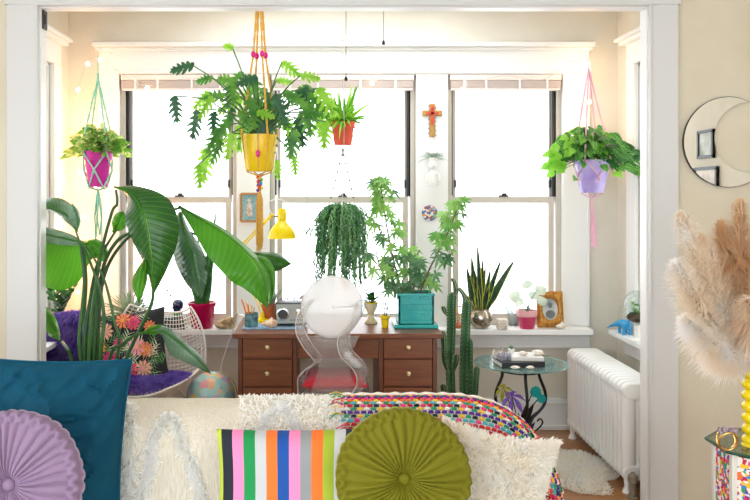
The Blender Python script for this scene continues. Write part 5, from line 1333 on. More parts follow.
for i in range(8200):
    u, v = math.sqrt(R.random()), R.random(); a = v*2*PI; pts.append((seatf(u, v), (math.cos(a+ANG)*u*1.4, math.sin(a+ANG)*u*1.4, 1-.5*u)))
fur(mb, pts, .04, .0035, .7, .3); tag(mb.build('sheepskin_seat_pad', sharp=180), 'purple sheepskin pad covering the seat of the white wire chair', 'sheepskin')
# tropical pillow: black ground with leaves and flowers
M['black2'] = mat('black_cotton', '#23242a', .85, bmp=.0006, bscale=200)
pm = P(126, 351, 4.36); mt = Matrix.Translation((pm.x-.005, 4.44, pm.z+.0)) @ Matrix.Rotation(-.12, 4, 'Y') @ Matrix.Rotation(-.2, 4, 'X') @ Matrix.Rotation(-.12, 4, 'Z')
t = thing('flower_pillow', 'black pillow with orange pink flowers and green palm leaves on the wire chair', 'pillow', mt @ V((0, 0, -.2)))
mb = MB(M['black2']); pillow(mb, .44, .40, .13, mt, wr=.004); mb.build('cover', t)
def on(x, z, lift=.004):
    a, b = x/.22, z/.2; th = .065*(max(0, (1-a**4)*(1-b**4)))**.5; return mt @ V((x, -th-lift, z))
fl = ['#f0855a', '#e8486e', '#f6b79a', '#f3a23a', '#d8307c', '#f4a8b6']
pats = [('#d9dfb8', '#7fae6c')]
mb = MB(mat('printed_palm', '#dfe6c4', .8), mat('printed_leaf', '#5f9a5a', .8))
for j in range(52):
    x0, z0 = rnd(-.19, .19), rnd(-.15, .16); a = rnd(0, 6.28); mb.mi = j % 2
    for n in range(9):
        s_ = (-1)**n; x, z = x0+math.cos(a)*n*.009, z0+math.sin(a)*n*.009; aa = a+s_*.8
        q0, q1, q2 = on(x-.003, z), on(max(-.2, min(.2, x+math.cos(aa)*.05)), max(-.18, min(.18, z+math.sin(aa)*.045))), on(x+.006*math.cos(a), z+.006*math.sin(a)); b = len(mb.v); mb.v += [q0, q1, q2]; mb.face((b, b+1, b+2))
mb.build('palm_print', t)['label'] = 'pale and green printed palm fronds'
for j, (fx, fz, sz) in enumerate([(.0, .15, .05), (.06, .13, .045), (-.1, .1, .05), (-.14, .02, .045), (-.08, -.05, .05), (.07, .0, .055), (.12, -.02, .045), (.02, -.12, .055), (.1, -.12, .05), (-.13, -.12, .045), (-.03, .03, .03), (-.06, -.14, .04), (.15, .1, .035)]):
    mb = MB(mat('printed_petal_%d' % j, fl[j % 6], .8), mat('printed_heart_%d' % j, fl[(j+3) % 6], .8)); n = 10
    for q in range(n):
        a = 2*PI*q/n; cl = lambda w_, m_: max(-m_, min(m_, w_))
        pp = [(0, 0), (sz*.75*math.cos(a-.24), sz*.75*math.sin(a-.24)), (sz*math.cos(a), sz*math.sin(a)), (sz*.75*math.cos(a+.24), sz*.75*math.sin(a+.24))]
        b = len(mb.v); mb.v += [on(cl(fx+x, .205), cl(fz+z, .185), .006) for x, z in pp]; mb.face((b, b+1, b+2, b+3))
    mb.mi = 1; b = len(mb.v); mb.v += [on(fx+sz*.25*math.cos(q), fz+sz*.25*math.sin(q), .008) for q in (0, 1.05, 2.1, 3.14, 4.2, 5.2)]; mb.face(range(b, b+6)); mb.build('printed_flower', t)
# chair behind, fully draped with purple sheepskin, at the far left
lx, ly = P(62, 345, 4.45).x, 4.5
t = thing('armchair', 'wooden chair almost hidden under purple sheepskin at the far left', 'chair', (lx, ly, 0))
mb = MB(M['walnut2']); mb.box((lx, ly, .43), (.3, .4, .04)); mb.build('seat', t, bevel=.01)
mb = MB(M['walnut2']); mb.box((lx-.005, ly+.18, .6), (.26, .03, .32)); mb.build('backrest', t, bevel=.01)
for sx in (-1, 1):
    for sy in (-1, 1): mb = MB(M['walnut2']); mb.tube([(lx+sx*.13, ly+sy*.17, 0), (lx+sx*.12, ly+sy*.16, .42)], [.013, .018], 8); mb.build('leg', t)
mb = MB(M['purple'])
def drape(u, v):
    a = u*2-1; x = lx+a*(.16-.03*max(0, v-.6))
    if v < .4: return V((x, ly-.2+v/.4*.33, .475+.03*math.sin(PI*u)))
    if v < .8: w_ = (v-.4)/.4; return V((x, ly+.13+.02*w_, .485+w_*.30+.03*math.sin(PI*u)*w_))
    w_ = (v-.8)/.2; return V((x, ly+.15+w_*.09, .785+.03*math.sin(PI*u)-.12*w_*w_))
mb.grid(drape, 12, 24)
pts = []
for i in range(9000):
    u, v = R.random(), R.random(); nrm = (0, -.2, 1) if v < .4 else ((0, -1, .25) if v < .8 else (0, .3, 1)); nrm = (nrm[0]+(u-.5)*1.6, nrm[1], nrm[2]); pts.append((drape(u, v), nrm))
fur(mb, pts, .045, .004, .8, .4); tag(mb.build('sheepskin_throw', sharp=180), 'purple sheepskin throw draped over the chair at the far left', 'sheepskin')
# pastel globe
M['globe'] = cellmat('pastel_globe', ['#9fc9c6', '#a9d0cb', '#8fbfc4', '#e8b58f', '#e3a0a8', '#9fc9c6', '#d7c98a', '#b6a4cc'], 24, .25)
GY = 4.5; gp = P(211, 396, GY); t = thing('globe', 'pastel blue and coral world globe on stand beside the desk', 'globe', (gp.x, GY, 0))
mb = MB(M['globe']); mb.ball(gp, .135, 36, 24); mb.build('sphere', t)
mb = MB(M['walnut2']); mb.lathe([(.001, 0), (.11, 0), (.11, .015), (.02, .03), (.015, gp.z-.165), (.001, gp.z-.16)], (gp.x, GY, 0), 24); mb.build('base', t)
mb = MB(M['brass']); mb.tube([gp+V((.0, .0, 0))+V((math.sin(a)*.146, 0, -math.cos(a)*.146)) for a in [PI*i/20-.35 for i in range(21)]], .004, 6)
mb.tube([gp-V((0, 0, .17)), gp-V((0, 0, .145))], .008, 6); part_label(mb.build('meridian', t), 'brass meridian arm')

# ---------------------------------------------------------------- right window sill: glass terrarium, blue dinosaur
tx = P(633, 290, 4.62).x; ty = 4.64
t = thing('glass_terrarium', 'round glass terrarium filled with small green plants on the right sill', 'terrarium', (XR-.07, ty, SZ))
c = V((XR-.085, ty, SZ+.19))
mb = MB(M['clearish']); mb.mats = [clear('terrarium_glass', '#f2f7f5', 1.45, .02)]; mb.ball(c, (.085, .1, .1), 28, 18); mb.build('glass_globe', t)
mb = MB(M['white']); mb.lathe([(.001, 0), (.05, 0), (.05, .01), (.02, .02), (.02, .095), (.001, .095)], (c.x, ty, SZ), 18); mb.build('stand', t)
mb = MB(M['soil']); mb.ball(c-V((0, 0, .055)), (.06, .07, .03), 14, 8); mb.build('soil', t)
mb = MB(M['sage'], M['green'])
for j in range(60):
    a = rnd(0, 6.28); mb.mi = j % 2; mb.leaf(c+V((rnd(-.03, .03), rnd(-.04, .04), rnd(-.04, .02))), (math.cos(a), math.sin(a), rnd(0, 1)), (0, 0, 1), rnd(.02, .045), .018, .2, .2, 4)
mb.build('foliage', t)
mb = MB(M['white']); mb.tube([c+V((0, 0, .098)), c+V((0, 0, .13)), c+V((-.008, 0, .16))], .004, 6); mb.build('handle', t)
# dinosaur
M['dino'] = mat('bright_blue_plastic', '#1f9ad6', .35, bmp=.0005)
d0 = V((XR-.072, 4.88, SZ)); mb = MB(M['dino'])
pp = [(.0, .17, .012), (0, .13, .03), (0, .09, .045), (0, .05, .055), (0, .0, .06), (0, -.04, .055), (0, -.07, .06), (0, -.1, .09), (0, -.115, .12), (0, -.13, .135), (0, -.16, .13)]
rr = [.002, .007, .013, .022, .028, .024, .016, .011, .010, .014, .006]
pp = [(-.33*max(0, q[1]), q[1]*.85, q[2]) for q in pp]
mb.tube([d0+V(q) for q in cat(pp, 3)], [r[0] for r in cat([(r,) for r in rr], 3)], 12)
for y in (.03, -.04):
    for s_ in (-1, 1): mb.tube([d0+V((s_*.014, y, .05)), d0+V((s_*.018, y+.004, .025)), d0+V((s_*.018, y, 0))], [.012, .009, .010], 8)
tag(mb.build('toy_dinosaur'), 'bright blue toy dinosaur with long tail on the right sill', 'toy')
# ---------------------------------------------------------------- sofa
M['sofa'] = mat('white_sofa_fabric', '#eae7e0', .9, bmp=.0008, bscale=250)
SYM = 2.62
ridge = cat([(-1.75, .815), (-1.2, .82), (-.6, .82), (0, .82), (.35, .822), (.47, .815), (.56, .79), (.64, .735), (.70, .65), (.74, .53), (.75, .40)], 8)
def rpt(u):
    x = u*(len(ridge)-1); i = min(int(x), len(ridge)-2); f = x-i
    a, b = ridge[i], ridge[i+1]; t_ = V((b[0]-a[0], 0, b[1]-a[1])).normalized(); n = V((-t_.z, 0, t_.x)); return V((a[0]*(1-f)+b[0]*f, SYM, a[1]*(1-f)+b[1]*f)), n
def back(u, v, off=0, T=.13):
    """v -1 front .. 1 behind"""
    p, n = rpt(u); a = abs(v); s_ = 1 if v > 0 else -1
    r = T+off
    if a < .35: th = a/.35*PI/2; dy = math.sin(th)*r; dn = -(1-math.cos(th))*T+off
    else: dy = r; dn = -T-(a-.35)/.65*.55
    q = p+V((0, s_*dy, 0)); nn = n.lerp(V((0, 0, 1)), .0 if a < .35 else .25*(a-.35)/.65).normalized()
    return q+nn*dn if dn > -9 else q
sofa = thing('sofa', 'white sofa in the foreground with its back to the bay window', 'sofa', (-.4, 2.2, 0))
mb = MB(M['sofa']); mb.grid(lambda u, v: back(u, v*2-1), 88, 30, flip=True)
mb.bx(-1.75, .60, SYM-.10, SYM+.10, .14, .62)
mb.build('backrest', sofa)
mb = MB(M['sofa']); mb.bx(-1.75, .62, 1.72, 2.5, .14, .34); mb.build('base', sofa, bevel=.03, seg=3)
for x0, x1 in ((-1.74, -.56), (-.55, .60)):
    mb = MB(M['sofa']); mb.bx(x0, x1, 1.7, 2.48, .345, .49); mb.build('seat_cushion', sofa, bevel=.05, seg=4)
mb = MB(M['sofa']); mb.bx(.625, .80, 1.75, 2.5, .14, .56); mb.build('arm', sofa, bevel=.05, seg=4)
for x in (-1.6, .66):
    for y in (1.8, 2.62): mb = MB(M['walnut2']); mb.lathe([(.02, 0), (.028, .14)], (x, y, 0), 12); mb.build('leg', sofa)
# cream tufted throw over the back
M['throw'] = mat('cream_woven_throw', '#e6e0d2', .95, col2='#d3cbb8', nscale=60, bmp=.003, bscale=70, stretch=(4, 4, .5))
M['tuft'] = woolmat('white_wool_tuft', '#ffffff', '#fffffb', .5)
def ux(x):
    for i in range(len(ridge)-1):
        a, b = ridge[i][0], ridge[i+1][0]
        if b >= x: return (i+max(0, (x-a)/(b-a) if b > a else 0))/(len(ridge)-1)
    return 1
tu0, tu1 = ux(-1.0), ux(.22)
t = thing('tufted_throw', 'cream woven throw with shaggy white tufts over the sofa back', 'throw', back((tu0+tu1)/2, -.9))
def thr(u, v): 
    p = back(tu0+(tu1-tu0)*u, -.9+1.75*v, .014+.004*noise.noise(V((u*20, v*5, 0)))+.003*math.sin(u*70)*max(0, abs(v-.5)-.1)); return p
mb = MB(M['throw']); mb.grid(thr, 110, 36, flip=True); mb.build('cloth', t, solid=.008)
def onback(px, py):
    """point of the throw's front that lies at this picture position"""
    z = lambda Y: H-(py-CY)*Y/F
    Y = SYM-.145; x = (px-CX)*Y/F; zz = z(Y)
    if zz > .70:   # on the rounded top
        best = None
        for i in range(40):
            v = -.35+i*.35/40*1.0; q = back(ux((px-CX)*2.55/F), v, .016); e = abs(CY+(H-q.z)*F/q.y-py)
            if best is None or e < best[0]: best = (e, q)
        return best[1]
    return V((x, Y, zz))
def tuftline(pp, width, L, dens):
    mb = MB(M['tuft']); c = cat(pp, 10); pts = []
    for i in range(len(c)-1):
        for n in range(dens):
            f = R.random(); px = c[i][0]*(1-f)+c[i+1][0]*f+rnd(-width, width); py = c[i][1]*(1-f)+c[i+1][1]*f; q = onback(px, py); pts.append((q, (rnd(-.4, .4), -1, rnd(.1, .7))))
    fur(mb, pts, L*.8, .0042, .8, .35); return mb.build('tuft_band', t, sharp=180)
tuftline([(170, 414), (162, 430), (154, 455), (147, 480), (140, 505)], 4.5, .032, 42)
tuftline([(172, 414), (182, 430), (190, 455), (197, 480), (203, 505)], 4.5, .032, 42)
tuftline([(281, 402), (272, 414), (262, 430), (250, 455)], 4.5, .03, 42)
tuftline([(283, 402), (290, 414), (298, 430), (308, 455)], 4.5, .03, 42)
tuftline([(128, 404), (134, 430), (132, 460), (126, 500)], 4, .05, 30)
mb = MB(M['tuft']); pts = []
for i in range(2600):
    px = rnd(240, 348) if R.random() < .75 else rnd(125, 240); v = rnd(-.3, .2); q = back(ux((px-CX)*2.6/F), v, .018); pts.append((q, (rnd(-.4, .4), -.3+v, 1)))
pts = [(p, n) for p, n in pts if p.x > -.27 or R.random() < .0]
fur(mb, pts, .026, .0032, .9, .4); mb.build('tuft_band', t, sharp=180)

# crochet blanket: rows of coloured stitches
cu0, cu1 = ux(.10), .992
t = thing('crochet_blanket', 'multicoloured crochet blanket draped over the right end of the sofa', 'blanket', back((cu0+cu1)/2, -.9))
M['wool'] = mat('white_wool', '#f1ede4', .95, bmp=.002, bscale=150)
def cro(u, v, off=.02): return back(cu0+(cu1-cu0)*u, -1+1.7*v, off)
mb = MB(M['wool']); mb.grid(lambda u, v: cro(u, v, .016), 60, 40, flip=True); mb.build('ground', t, solid=.006)
pal = ['#e04a32', '#f2c63a', '#e8418a', '#2b9c6e', '#3f6bc0', '#f0803a', '#5b2f98', '#c6203a', '#57b9c9', '#f3efe6', '#232a3a', '#e57ab0']
pm = [mat('yarn_%d' % i, c, .9, bmp=.0008, bscale=200) for i, c in enumerate(pal)]
rowcol = [[9, 3, 7], [7, 3, 9], [6, 6, 6], [7, 9, 3], [6, 6, 6], [7, 0, 7], [9, 3, 9], [7, 10, 7], [6, 6, 6], [2, 7, 2], [1, 8, 1], [9, 4, 2], [5, 10, 5], [8, 0, 8], [1, 4, 1], [9, 2, 9], [0, 3, 0], [6, 1, 6], [2, 8, 2], [5, 4, 5], [5, 9, 1], [7, 3, 1], [2, 0, 11], [8, 1, 6], [4, 9, 5], [3, 7, 2]]
# arc length along the ridge
acc = [0]
for i in range(int(cu0*(len(ridge)-1)), len(ridge)-1): acc.append(acc[-1]+math.hypot(ridge[i+1][0]-ridge[i][0], ridge[i+1][1]-ridge[i][1]))
i0 = int(cu0*(len(ridge)-1)); tot = acc[-1]
def ua(s_):
    for i in range(len(acc)-1):
        if acc[i+1] >= s_: return (i0+i+(s_-acc[i])/(acc[i+1]-acc[i]))/(len(ridge)-1)
    return 1
mb = MB(*pm)
# v positions spaced evenly along the section
sec = [back(.45, -1+2*i/400) for i in range(401)]; cum = [0]
for i in range(400): cum.append(cum[-1]+(sec[i+1]-sec[i]).length)
rows = []; s_ = 0.0
RS = .0135; NR = 0
v0 = cum[0]
i = 0
while s_ < cum[-1]*.86:
    while cum[i+1] < s_: i += 1
    rows.append(-1+2*(i+(s_-cum[i])/(cum[i+1]-cum[i]))/400); s_ += RS
rows3 = []
for r in range(len(rows)):
    if r % 6 == 2: rows3.append([6, 6, 6]); continue
    c_ = R.sample([0, 1, 2, 3, 5, 7, 8, 1, 5, 2, 7], 2); rows3.append([c_[0], R.choice((9, 10, c_[0])), c_[1]])
for r, v in enumerate(rows):
    rc_ = rows3[r]; n = int(tot/.021)
    for j in range(n):
        sj = (j+.5*(r % 2))*.021
        if sj > tot*.985: continue
        u = ua(sj); p = back(u, v, .023); p1 = back(min(1, u+.003), v, .023); p2 = back(u, v+.006, .023)
        tx_ = (p1-p); ty_ = (p2-p)
        if tx_.length < 1e-6 or ty_.length < 1e-6: continue
        tx_.normalize(); ty_.normalize(); nz = tx_.cross(ty_).normalized(); 
        rot = Matrix((tx_, ty_, nz)).transposed()
        mb.mi = rc_[(j+r//2) % 3] if (j % 1 == 0) else 9
        for e in (-1, 0, 1): mb.ball(p+tx_*(e*.0050), (.0034, .0070, .0045), 6, 4, rot=rot @ rz(e*.35))
mb.build('stitches', t, sharp=180)
# fringe at the left edge of the blanket and the pale border at the top of the curve
mb = MB(pm[1], pm[3], pm[2], pm[8], pm[9], pm[7])
for j in range(60):
    v = rnd(-.8, .3); p = back(ua(.0), v, .03); mb.mi = R.randrange(6); d = V((-1, rnd(-.5, .2), rnd(-.4, .5))).normalized(); mb.tube([p, p+d*.025, p+d*.045+V((0, 0, -.012))], .0018, 4)
mb.build('fringe', t)
mb = MB(M['wool'])
pts = [back(ua(tot*i/50), .075, .022)+V((0, 0, .004)) for i in range(51)]; mb.tube(pts, [.008+.003*math.sin(i*2.3) for i in range(51)], 8); mb.build('border', t)

# ---------------------------------------------------------------- cushions
def vel(name, c1, c2, bump_=.0008):
    m, nt, b = base_mat(name); b.inputs['Roughness'].default_value = .75; b.inputs['Sheen Weight'].default_value = .9; b.inputs['Sheen Roughness'].default_value = .3; b.inputs['Sheen Tint'].default_value = lin(c2)
    b.inputs['Base Color'].default_value = lin(c1); b.inputs['Specular IOR Level'].default_value = .2
    n = nt.nodes.new('ShaderNodeTexNoise'); n.inputs['Scale'].default_value = 160; nt.links.new(texcoord(nt), n.inputs['Vector']); bump(nt, b, n.outputs['Fac'], bump_)
    return m
M['tealv'] = vel('teal_velvet', '#00445c', '#26a3c0'); M['olive'] = vel('olive_velvet', '#6c6a14', '#a8a640'); M['lil'] = vel('lilac_cotton', '#8a7490', '#c2b0c6')
# teal square
pc = P(36, 450, 2.44)
mt = Matrix.Translation((P(36, 450, 2.4).x, 2.38, .748)) @ Matrix.Rotation(-.14, 4, 'X') @ Matrix.Rotation(.03, 4, 'Y')
t = thing('velvet_pillow', 'large square teal velvet pillow at the left end of the sofa', 'pillow', mt @ V((0, 0, -.27)))
mb = MB(M['tealv'])
def tp(sgn):
    def fn(u, v):
        a, b = u*2-1, v*2-1; w_ = h_ = .54
        x = a*w_/2*(1-.06*(1-b*b)); z = b*h_/2*(1-.06*(1-a*a)); th = .085*((1-a**4)*(1-b**4))**.55
        ed = max(abs(a), abs(b)); cr = .016*math.sin((a-b)*22+3*noise.noise(V((a*2, b*2, 0))))*max(0, ed-.45)*min(1, (1-ed)*8)
        n = .034*noise.noise(V((a*1.8, b*1.8, 4)))*min(1, (1-ed)*5)
        q1 = noise.noise(V((a*1.5+b*2.6, (a-b)*.9, 7))); q2 = noise.noise(V((a*3.2-b*3.6, (a+b)*1.2, 2)))
        n += (max(0, .12-abs(q1))*.13+max(0, .1-abs(q2))*.10)*min(1, (1-ed)*4)
        return mt @ V((x, sgn*(th+cr+n), z))
    return fn
mb.grid(tp(-1), 60, 60); mb.grid(tp(1), 30, 30, flip=True); mb.build('cover', t)
mb = MB(M['tealv']); ed = []
for (a0, b0, a1, b1) in ((-1, -1, 1, -1), (1, -1, 1, 1), (1, 1, -1, 1), (-1, 1, -1, -1)):
    for i in range(16):
        a, b = a0+(a1-a0)*i/16, b0+(b1-b0)*i/16; ed.append(mt @ V((a*.27*(1-.06*(1-b*b)), 0, b*.27*(1-.06*(1-a*a)))))
mb.tube(ed, .005, 6, closed=True); mb.build('piping', t)
# round pleated cushions
def round_cushion(c, Rr, D, m, name, label, tilt=-.2, yaw=0, pleats=36, seed=0):
    mt = Matrix.Translation(c) @ Matrix.Rotation(yaw, 4, 'Z') @ Matrix.Rotation(tilt, 4, 'X')
    t = thing(name, label, 'cushion', mt @ V((0, 0, -Rr)))
    mb = MB(m)
    ph = [rnd(-.5, .5) for _ in range(pleats)]
    def fn(u, v):
        # u 0 centre front .. 1 rim .. over to the back
        a = v*2*PI; uu = u*1.25
        if uu <= 1: r = uu**.9; y = -D/2*(1-.0*uu)*(math.sqrt(max(0, 1-(r*.93)**4)))-.0
        else: r = 1-(uu-1)*.5; y = D/2*(uu-1)*1.6
        y += .035*math.exp(-(r/.13)**2)                       # sunk centre
        k_ = pleats; tw = .0
        i = a/(2*PI)*k_; amp = .0105*min(1, r*3.2)
        if r < .86 or uu > 1:
            w_ = math.sin(a*k_/2+1.3*math.sin(a*5+seed)*r*(1.0-r*.9)*3+.9*math.sin(a*3+r*4)*(1-r)); g = abs(w_)**.55*amp*(1+.35*math.sin(a*7+seed*2))
        else:
            q = (r-.86)/.14; s1 = abs(math.sin(a*k_/2+q*PI*1.0)); s2 = abs(math.sin(a*k_/2-q*PI*1.0+PI/2)); g = max(s1, s2*.9)*amp*1.4
        return mt @ V((math.cos(a)*(r*Rr+g*.4*(r > .9)), y-g*(1 if uu <= 1 else -.3), math.sin(a)*(r*Rr+g*.4*(r > .9))))
    mb.grid(lambda u, v: fn(u, v), 46, 440)
    mb.lathe([(Rr*.90, 0), (Rr*.55, D*.22), (.001, D*.28)], mt @ V((0, D*.32, 0)), 40, rot=mt.to_3x3() @ rx(-PI/2))
    mb.build('cover', t, sharp=180)
    mb = MB(m); mb.ball(mt @ V((0, -D/2+.022, 0)), (Rr*.095, .014, Rr*.095), 20, 12, rot=mt.to_3x3()); mb.build('button', t)
    return t
round_cushion(P(402, 476, 2.24), .182, .12, M['olive'], 'round_cushion', 'round pleated olive green velvet cushion with centre button', -.16, .04, seed=1)
round_cushion(P(14, 482, 2.14), .182, .11, M['lil'], 'round_cushion', 'round pleated lilac cushion in front of the teal pillow', -.16, .0, seed=4)
# striped cushion
cols = ['#c3d548', '#1c2430', '#ef86b4', '#0f8a48', '#b9bdc0', '#f2722a', '#0f4c9c', '#ef86b4', '#8b8f91', '#f2722a', '#9fb432', '#c9cccd', '#1c2a3c', '#2aa79a', '#ef86b4']
edges = [0, .028, .10]+[.10+.0715*i for i in range(1, 13)]; edges = [e for e in edges if e < .999]+[1.0]
m, nt, b = base_mat('striped_cotton'); tc = nt.nodes.new('ShaderNodeTexCoord'); sp_ = nt.nodes.new('ShaderNodeSeparateXYZ'); nt.links.new(tc.outputs['UV'], sp_.inputs[0])
nt.links.new(ramp(nt, sp_.outputs['X'], [(edges[i], cols[i]) for i in range(min(len(edges)-1, len(cols)))], 'CONSTANT'), b.inputs['Base Color']); b.inputs['Roughness'].default_value = .85
n = nt.nodes.new('ShaderNodeTexNoise'); n.inputs['Scale'].default_value = 250; nt.links.new(texcoord(nt), n.inputs['Vector']); bump(nt, b, n.outputs['Fac'], .0005)
pc = P(296, 478, 2.34); mt = Matrix.Translation((pc.x, 2.34, pc.z-.01)) @ Matrix.Rotation(-.12, 4, 'X') @ Matrix.Rotation(-.01, 4, 'Y')
mb = MB(m); pillow(mb, .46, .30, .12, mt, 40, 30, .045, .55, wr=.006, seed=3); tag(mb.build('striped_cushion'), 'rectangular cushion with bold vertical coloured stripes beside the olive round one', 'cushion')
# fleece cushion
pc = P(497, 478, 2.36); mt = Matrix.Translation((pc.x-.01, 2.36, pc.z-.015)) @ Matrix.Rotation(-.15, 4, 'X') @ Matrix.Rotation(.18, 4, 'Y')
mb = MB(M['fleece'])
pillow(mb, .34, .31, .13, mt, 28, 28, .17, .55, wr=.008, seed=9)
pts = []
for i in range(26000):
    a, b = rnd(-1, 1), rnd(-1, 1); sgn = -1 if R.random() < .9 else 1
    x = a*.17*(1-.17*(1-b*b)); z = b*.155*(1-.17*(1-a*a)); th = .065*((1-a**4)*(1-b**4))**.55
    q = mt @ V((x, sgn*th, z)); nn = mt.to_3x3() @ V((a**3*1.2, sgn*.9, b**3*1.2))
    cl = noise.noise(V((x*55, z*55, 0))); nn = nn+mt.to_3x3() @ V((noise.noise(V((x*40, z*40, 5)))*1.6, 0, noise.noise(V((x*40, z*40, 9)))*1.6)); pts.append((q, nn))
fur(mb, pts, .019, .0028, .55); tag(mb.build('fleece_cushion', sharp=180), 'fluffy white fleece cushion at the right end of the sofa', 'cushion')

# ---------------------------------------------------------------- crescent mirror and right hand wall
M['mirror'] = mat('mirror_silver', '#f2f4f4', .01, metal=1); M['mirror'].node_tree.nodes['Principled BSDF'].inputs['Roughness'].default_value = 0
ym = YO-.022; s = ym/F; mc = P(729, 142, ym); ic = P(750, 137.5, ym); Ro, Ri = 45*s, 35.5*s
d = (ic-mc).length; dirx = math.atan2(ic.z-mc.z, ic.x-mc.x); cb = (Ro*Ro+d*d-Ri*Ri)/(2*d*Ro)
cb = max(-1, min(1, cb)); be = math.acos(cb) if cb < 1 else .0
outer = [(mc.x+Ro*math.cos(dirx+be+(2*PI-2*be)*i/70), mc.z+Ro*math.sin(dirx+be+(2*PI-2*be)*i/70)) for i in range(71)]
a1 = math.atan2(outer[-1][1]-ic.z, outer[-1][0]-ic.x); a0 = math.atan2(outer[0][1]-ic.z, outer[0][0]-ic.x)
if a1 > 0: a1 -= 2*PI
if a0 < a1: a0 += 2*PI
sweep0, sweep1 = a1, a0-2*PI
inner = [(ic.x+Ri*math.cos(sweep0+(sweep1-sweep0)*i/60), ic.z+Ri*math.sin(sweep0+(sweep1-sweep0)*i/60)) for i in range(1, 60)]
t = thing('moon_mirror', 'round edged crescent moon shaped mirror on the beige wall', 'mirror', (mc.x, YO-.01, mc.z-Ro))
def cres(y, m, nm, depth, grow=0):
    mb = MB(m); n = len(outer); ni = len(inner); b = 0
    # triangulate as a strip between outer arc and inner arc
    O = outer; I = [outer[-1]]+inner+[outer[0]]; I = I[::-1]
    m_ = 70
    def at(a, u): x = u*(len(a)-1); i = min(int(x), len(a)-2); f = x-i; return (a[i][0]*(1-f)+a[i+1][0]*f, a[i][1]*(1-f)+a[i+1][1]*f)
    for yy in (y, y+depth):
        for i in range(m_+1):
            o_, i_ = at(O, i/m_), at(I, i/m_); mb.v += [V((o_[0], yy, o_[1])), V((i_[0], yy, i_[1]))]
    q = 2*(m_+1)
    for i in range(m_):
        a = 2*i; mb.face((a, a+2, a+3, a+1)); mb.face((q+a, q+a+1, q+a+3, q+a+2)); mb.face((a, q+a, q+a+2, a+2)); mb.face((a+1, a+3, q+a+3, q+a+1))
    return mb.build(nm, t, sharp=20)
cres(YO-.022, M['mirror'], 'glass', .006); cres(YO-.0158, M['black'], 'backing', .0135)
mb = MB(M['black']); mb.tube([V((x, YO-.02, z)) for x, z in outer], .0022, 6); mb.build('rim', t)

# yellow bubble vase, pampas, octagonal table
YT = 2.75; kt = YT/F
vx = P(752, 400, 2.72).x; vy = 2.72
TZ2 = H-(453-CY)*2.64/F
tcx, tcy = P(773, 450, 2.72).x, 2.74
t = thing('octagonal_table', 'octagonal glass topped side table with confetti mosaic sides', 'table', (tcx, tcy, 0))
M['gt2'] = clear('green_edge_glass', '#d7e6dd', 1.5, .03, body=.35, bodycol='#c9cba8'); M['gedge'] = mat('dark_green_edge', '#24503f', .2)
oct_ = [(.195*math.cos(PI/8+i*PI/4), .195*math.sin(PI/8+i*PI/4)) for i in range(8)]
mb = MB(M['gt2']); mb.prism(oct_, (tcx, tcy, TZ2-.01), (1, 0, 0), (0, 1, 0), .009); tp_ = mb.build('glass_top', t)
mb = MB(M['gedge']); pts = [V((tcx+x*1.0, tcy+y*1.0, TZ2-.005)) for x, y in oct_]; mb.tube(pts, .0055, 6, closed=True); part_label(mb.build('edge', tp_), 'dark green glass edge')
M['confetti'] = cellmat('confetti_mosaic', ['#f2ece4', '#e03a4a', '#f4efe6', '#8f3aa8', '#3a8fd0', '#f2c43a', '#f6f2ea', '#3aa86a', '#e0569a', '#f3ede4', '#f07a3a', '#c83048'], 85, .2, bmp=.001)
M['palewood'] = mat('pale_grey_paint', '#dcdcd2', .4, bmp=.0004); M['navy'] = mat('navy_panel', '#1d3454', .3, bmp=.0003)
for i in range(8):
    a = PI/8+i*PI/4; r0 = .165; p0 = (tcx+r0*math.cos(a), tcy+r0*math.sin(a)); p1 = (tcx+r0*math.cos(a+PI/4), tcy+r0*math.sin(a+PI/4))
    mb = MB(M['palewood']); mb.bx(p0[0]-.011, p0[0]+.011, p0[1]-.011, p0[1]+.011, 0, TZ2-.012); mb.build('post', t, bevel=.003)
    mid = ((p0[0]+p1[0])/2, (p0[1]+p1[1])/2); w_ = math.hypot(p1[0]-p0[0], p1[1]-p0[1])
    mb = MB(M['confetti'] if i != 5 else M['navy']); mb.box((mid[0], mid[1], TZ2/2+.02), (w_-.02, .008, TZ2-.08), rot=rz(a+PI/8+PI/2)); mb.build('side_panel', t)
M['yglass'] = mat('yellow_bubble_glass', '#ead20c', .12, bmp=.0002, coat=.5)
t = thing('bubble_vase', 'yellow glass vase of stacked bubbles holding the pampas grass', 'vase', (vx, vy, TZ2))
mb = MB(M['yglass']); nb = 7; hb_ = (76*kt)/nb*1.02
for i in range(nb):
    mb.ball((vx, vy, TZ2+hb_*(i+.5)), (.033, .033, hb_*.58), 22, 10)
mb.lathe([(.02, 0), (.034, 0), (.03, .012), (.02, .02)], (vx, vy, TZ2), 20); mb.lathe([(.02, hb_*nb-.006), (.026, hb_*nb+.012), (.021, hb_*nb+.012), (.016, hb_*nb-.01)], (vx, vy, TZ2), 20); mb.build('body', t)
VT = TZ2+hb_*nb
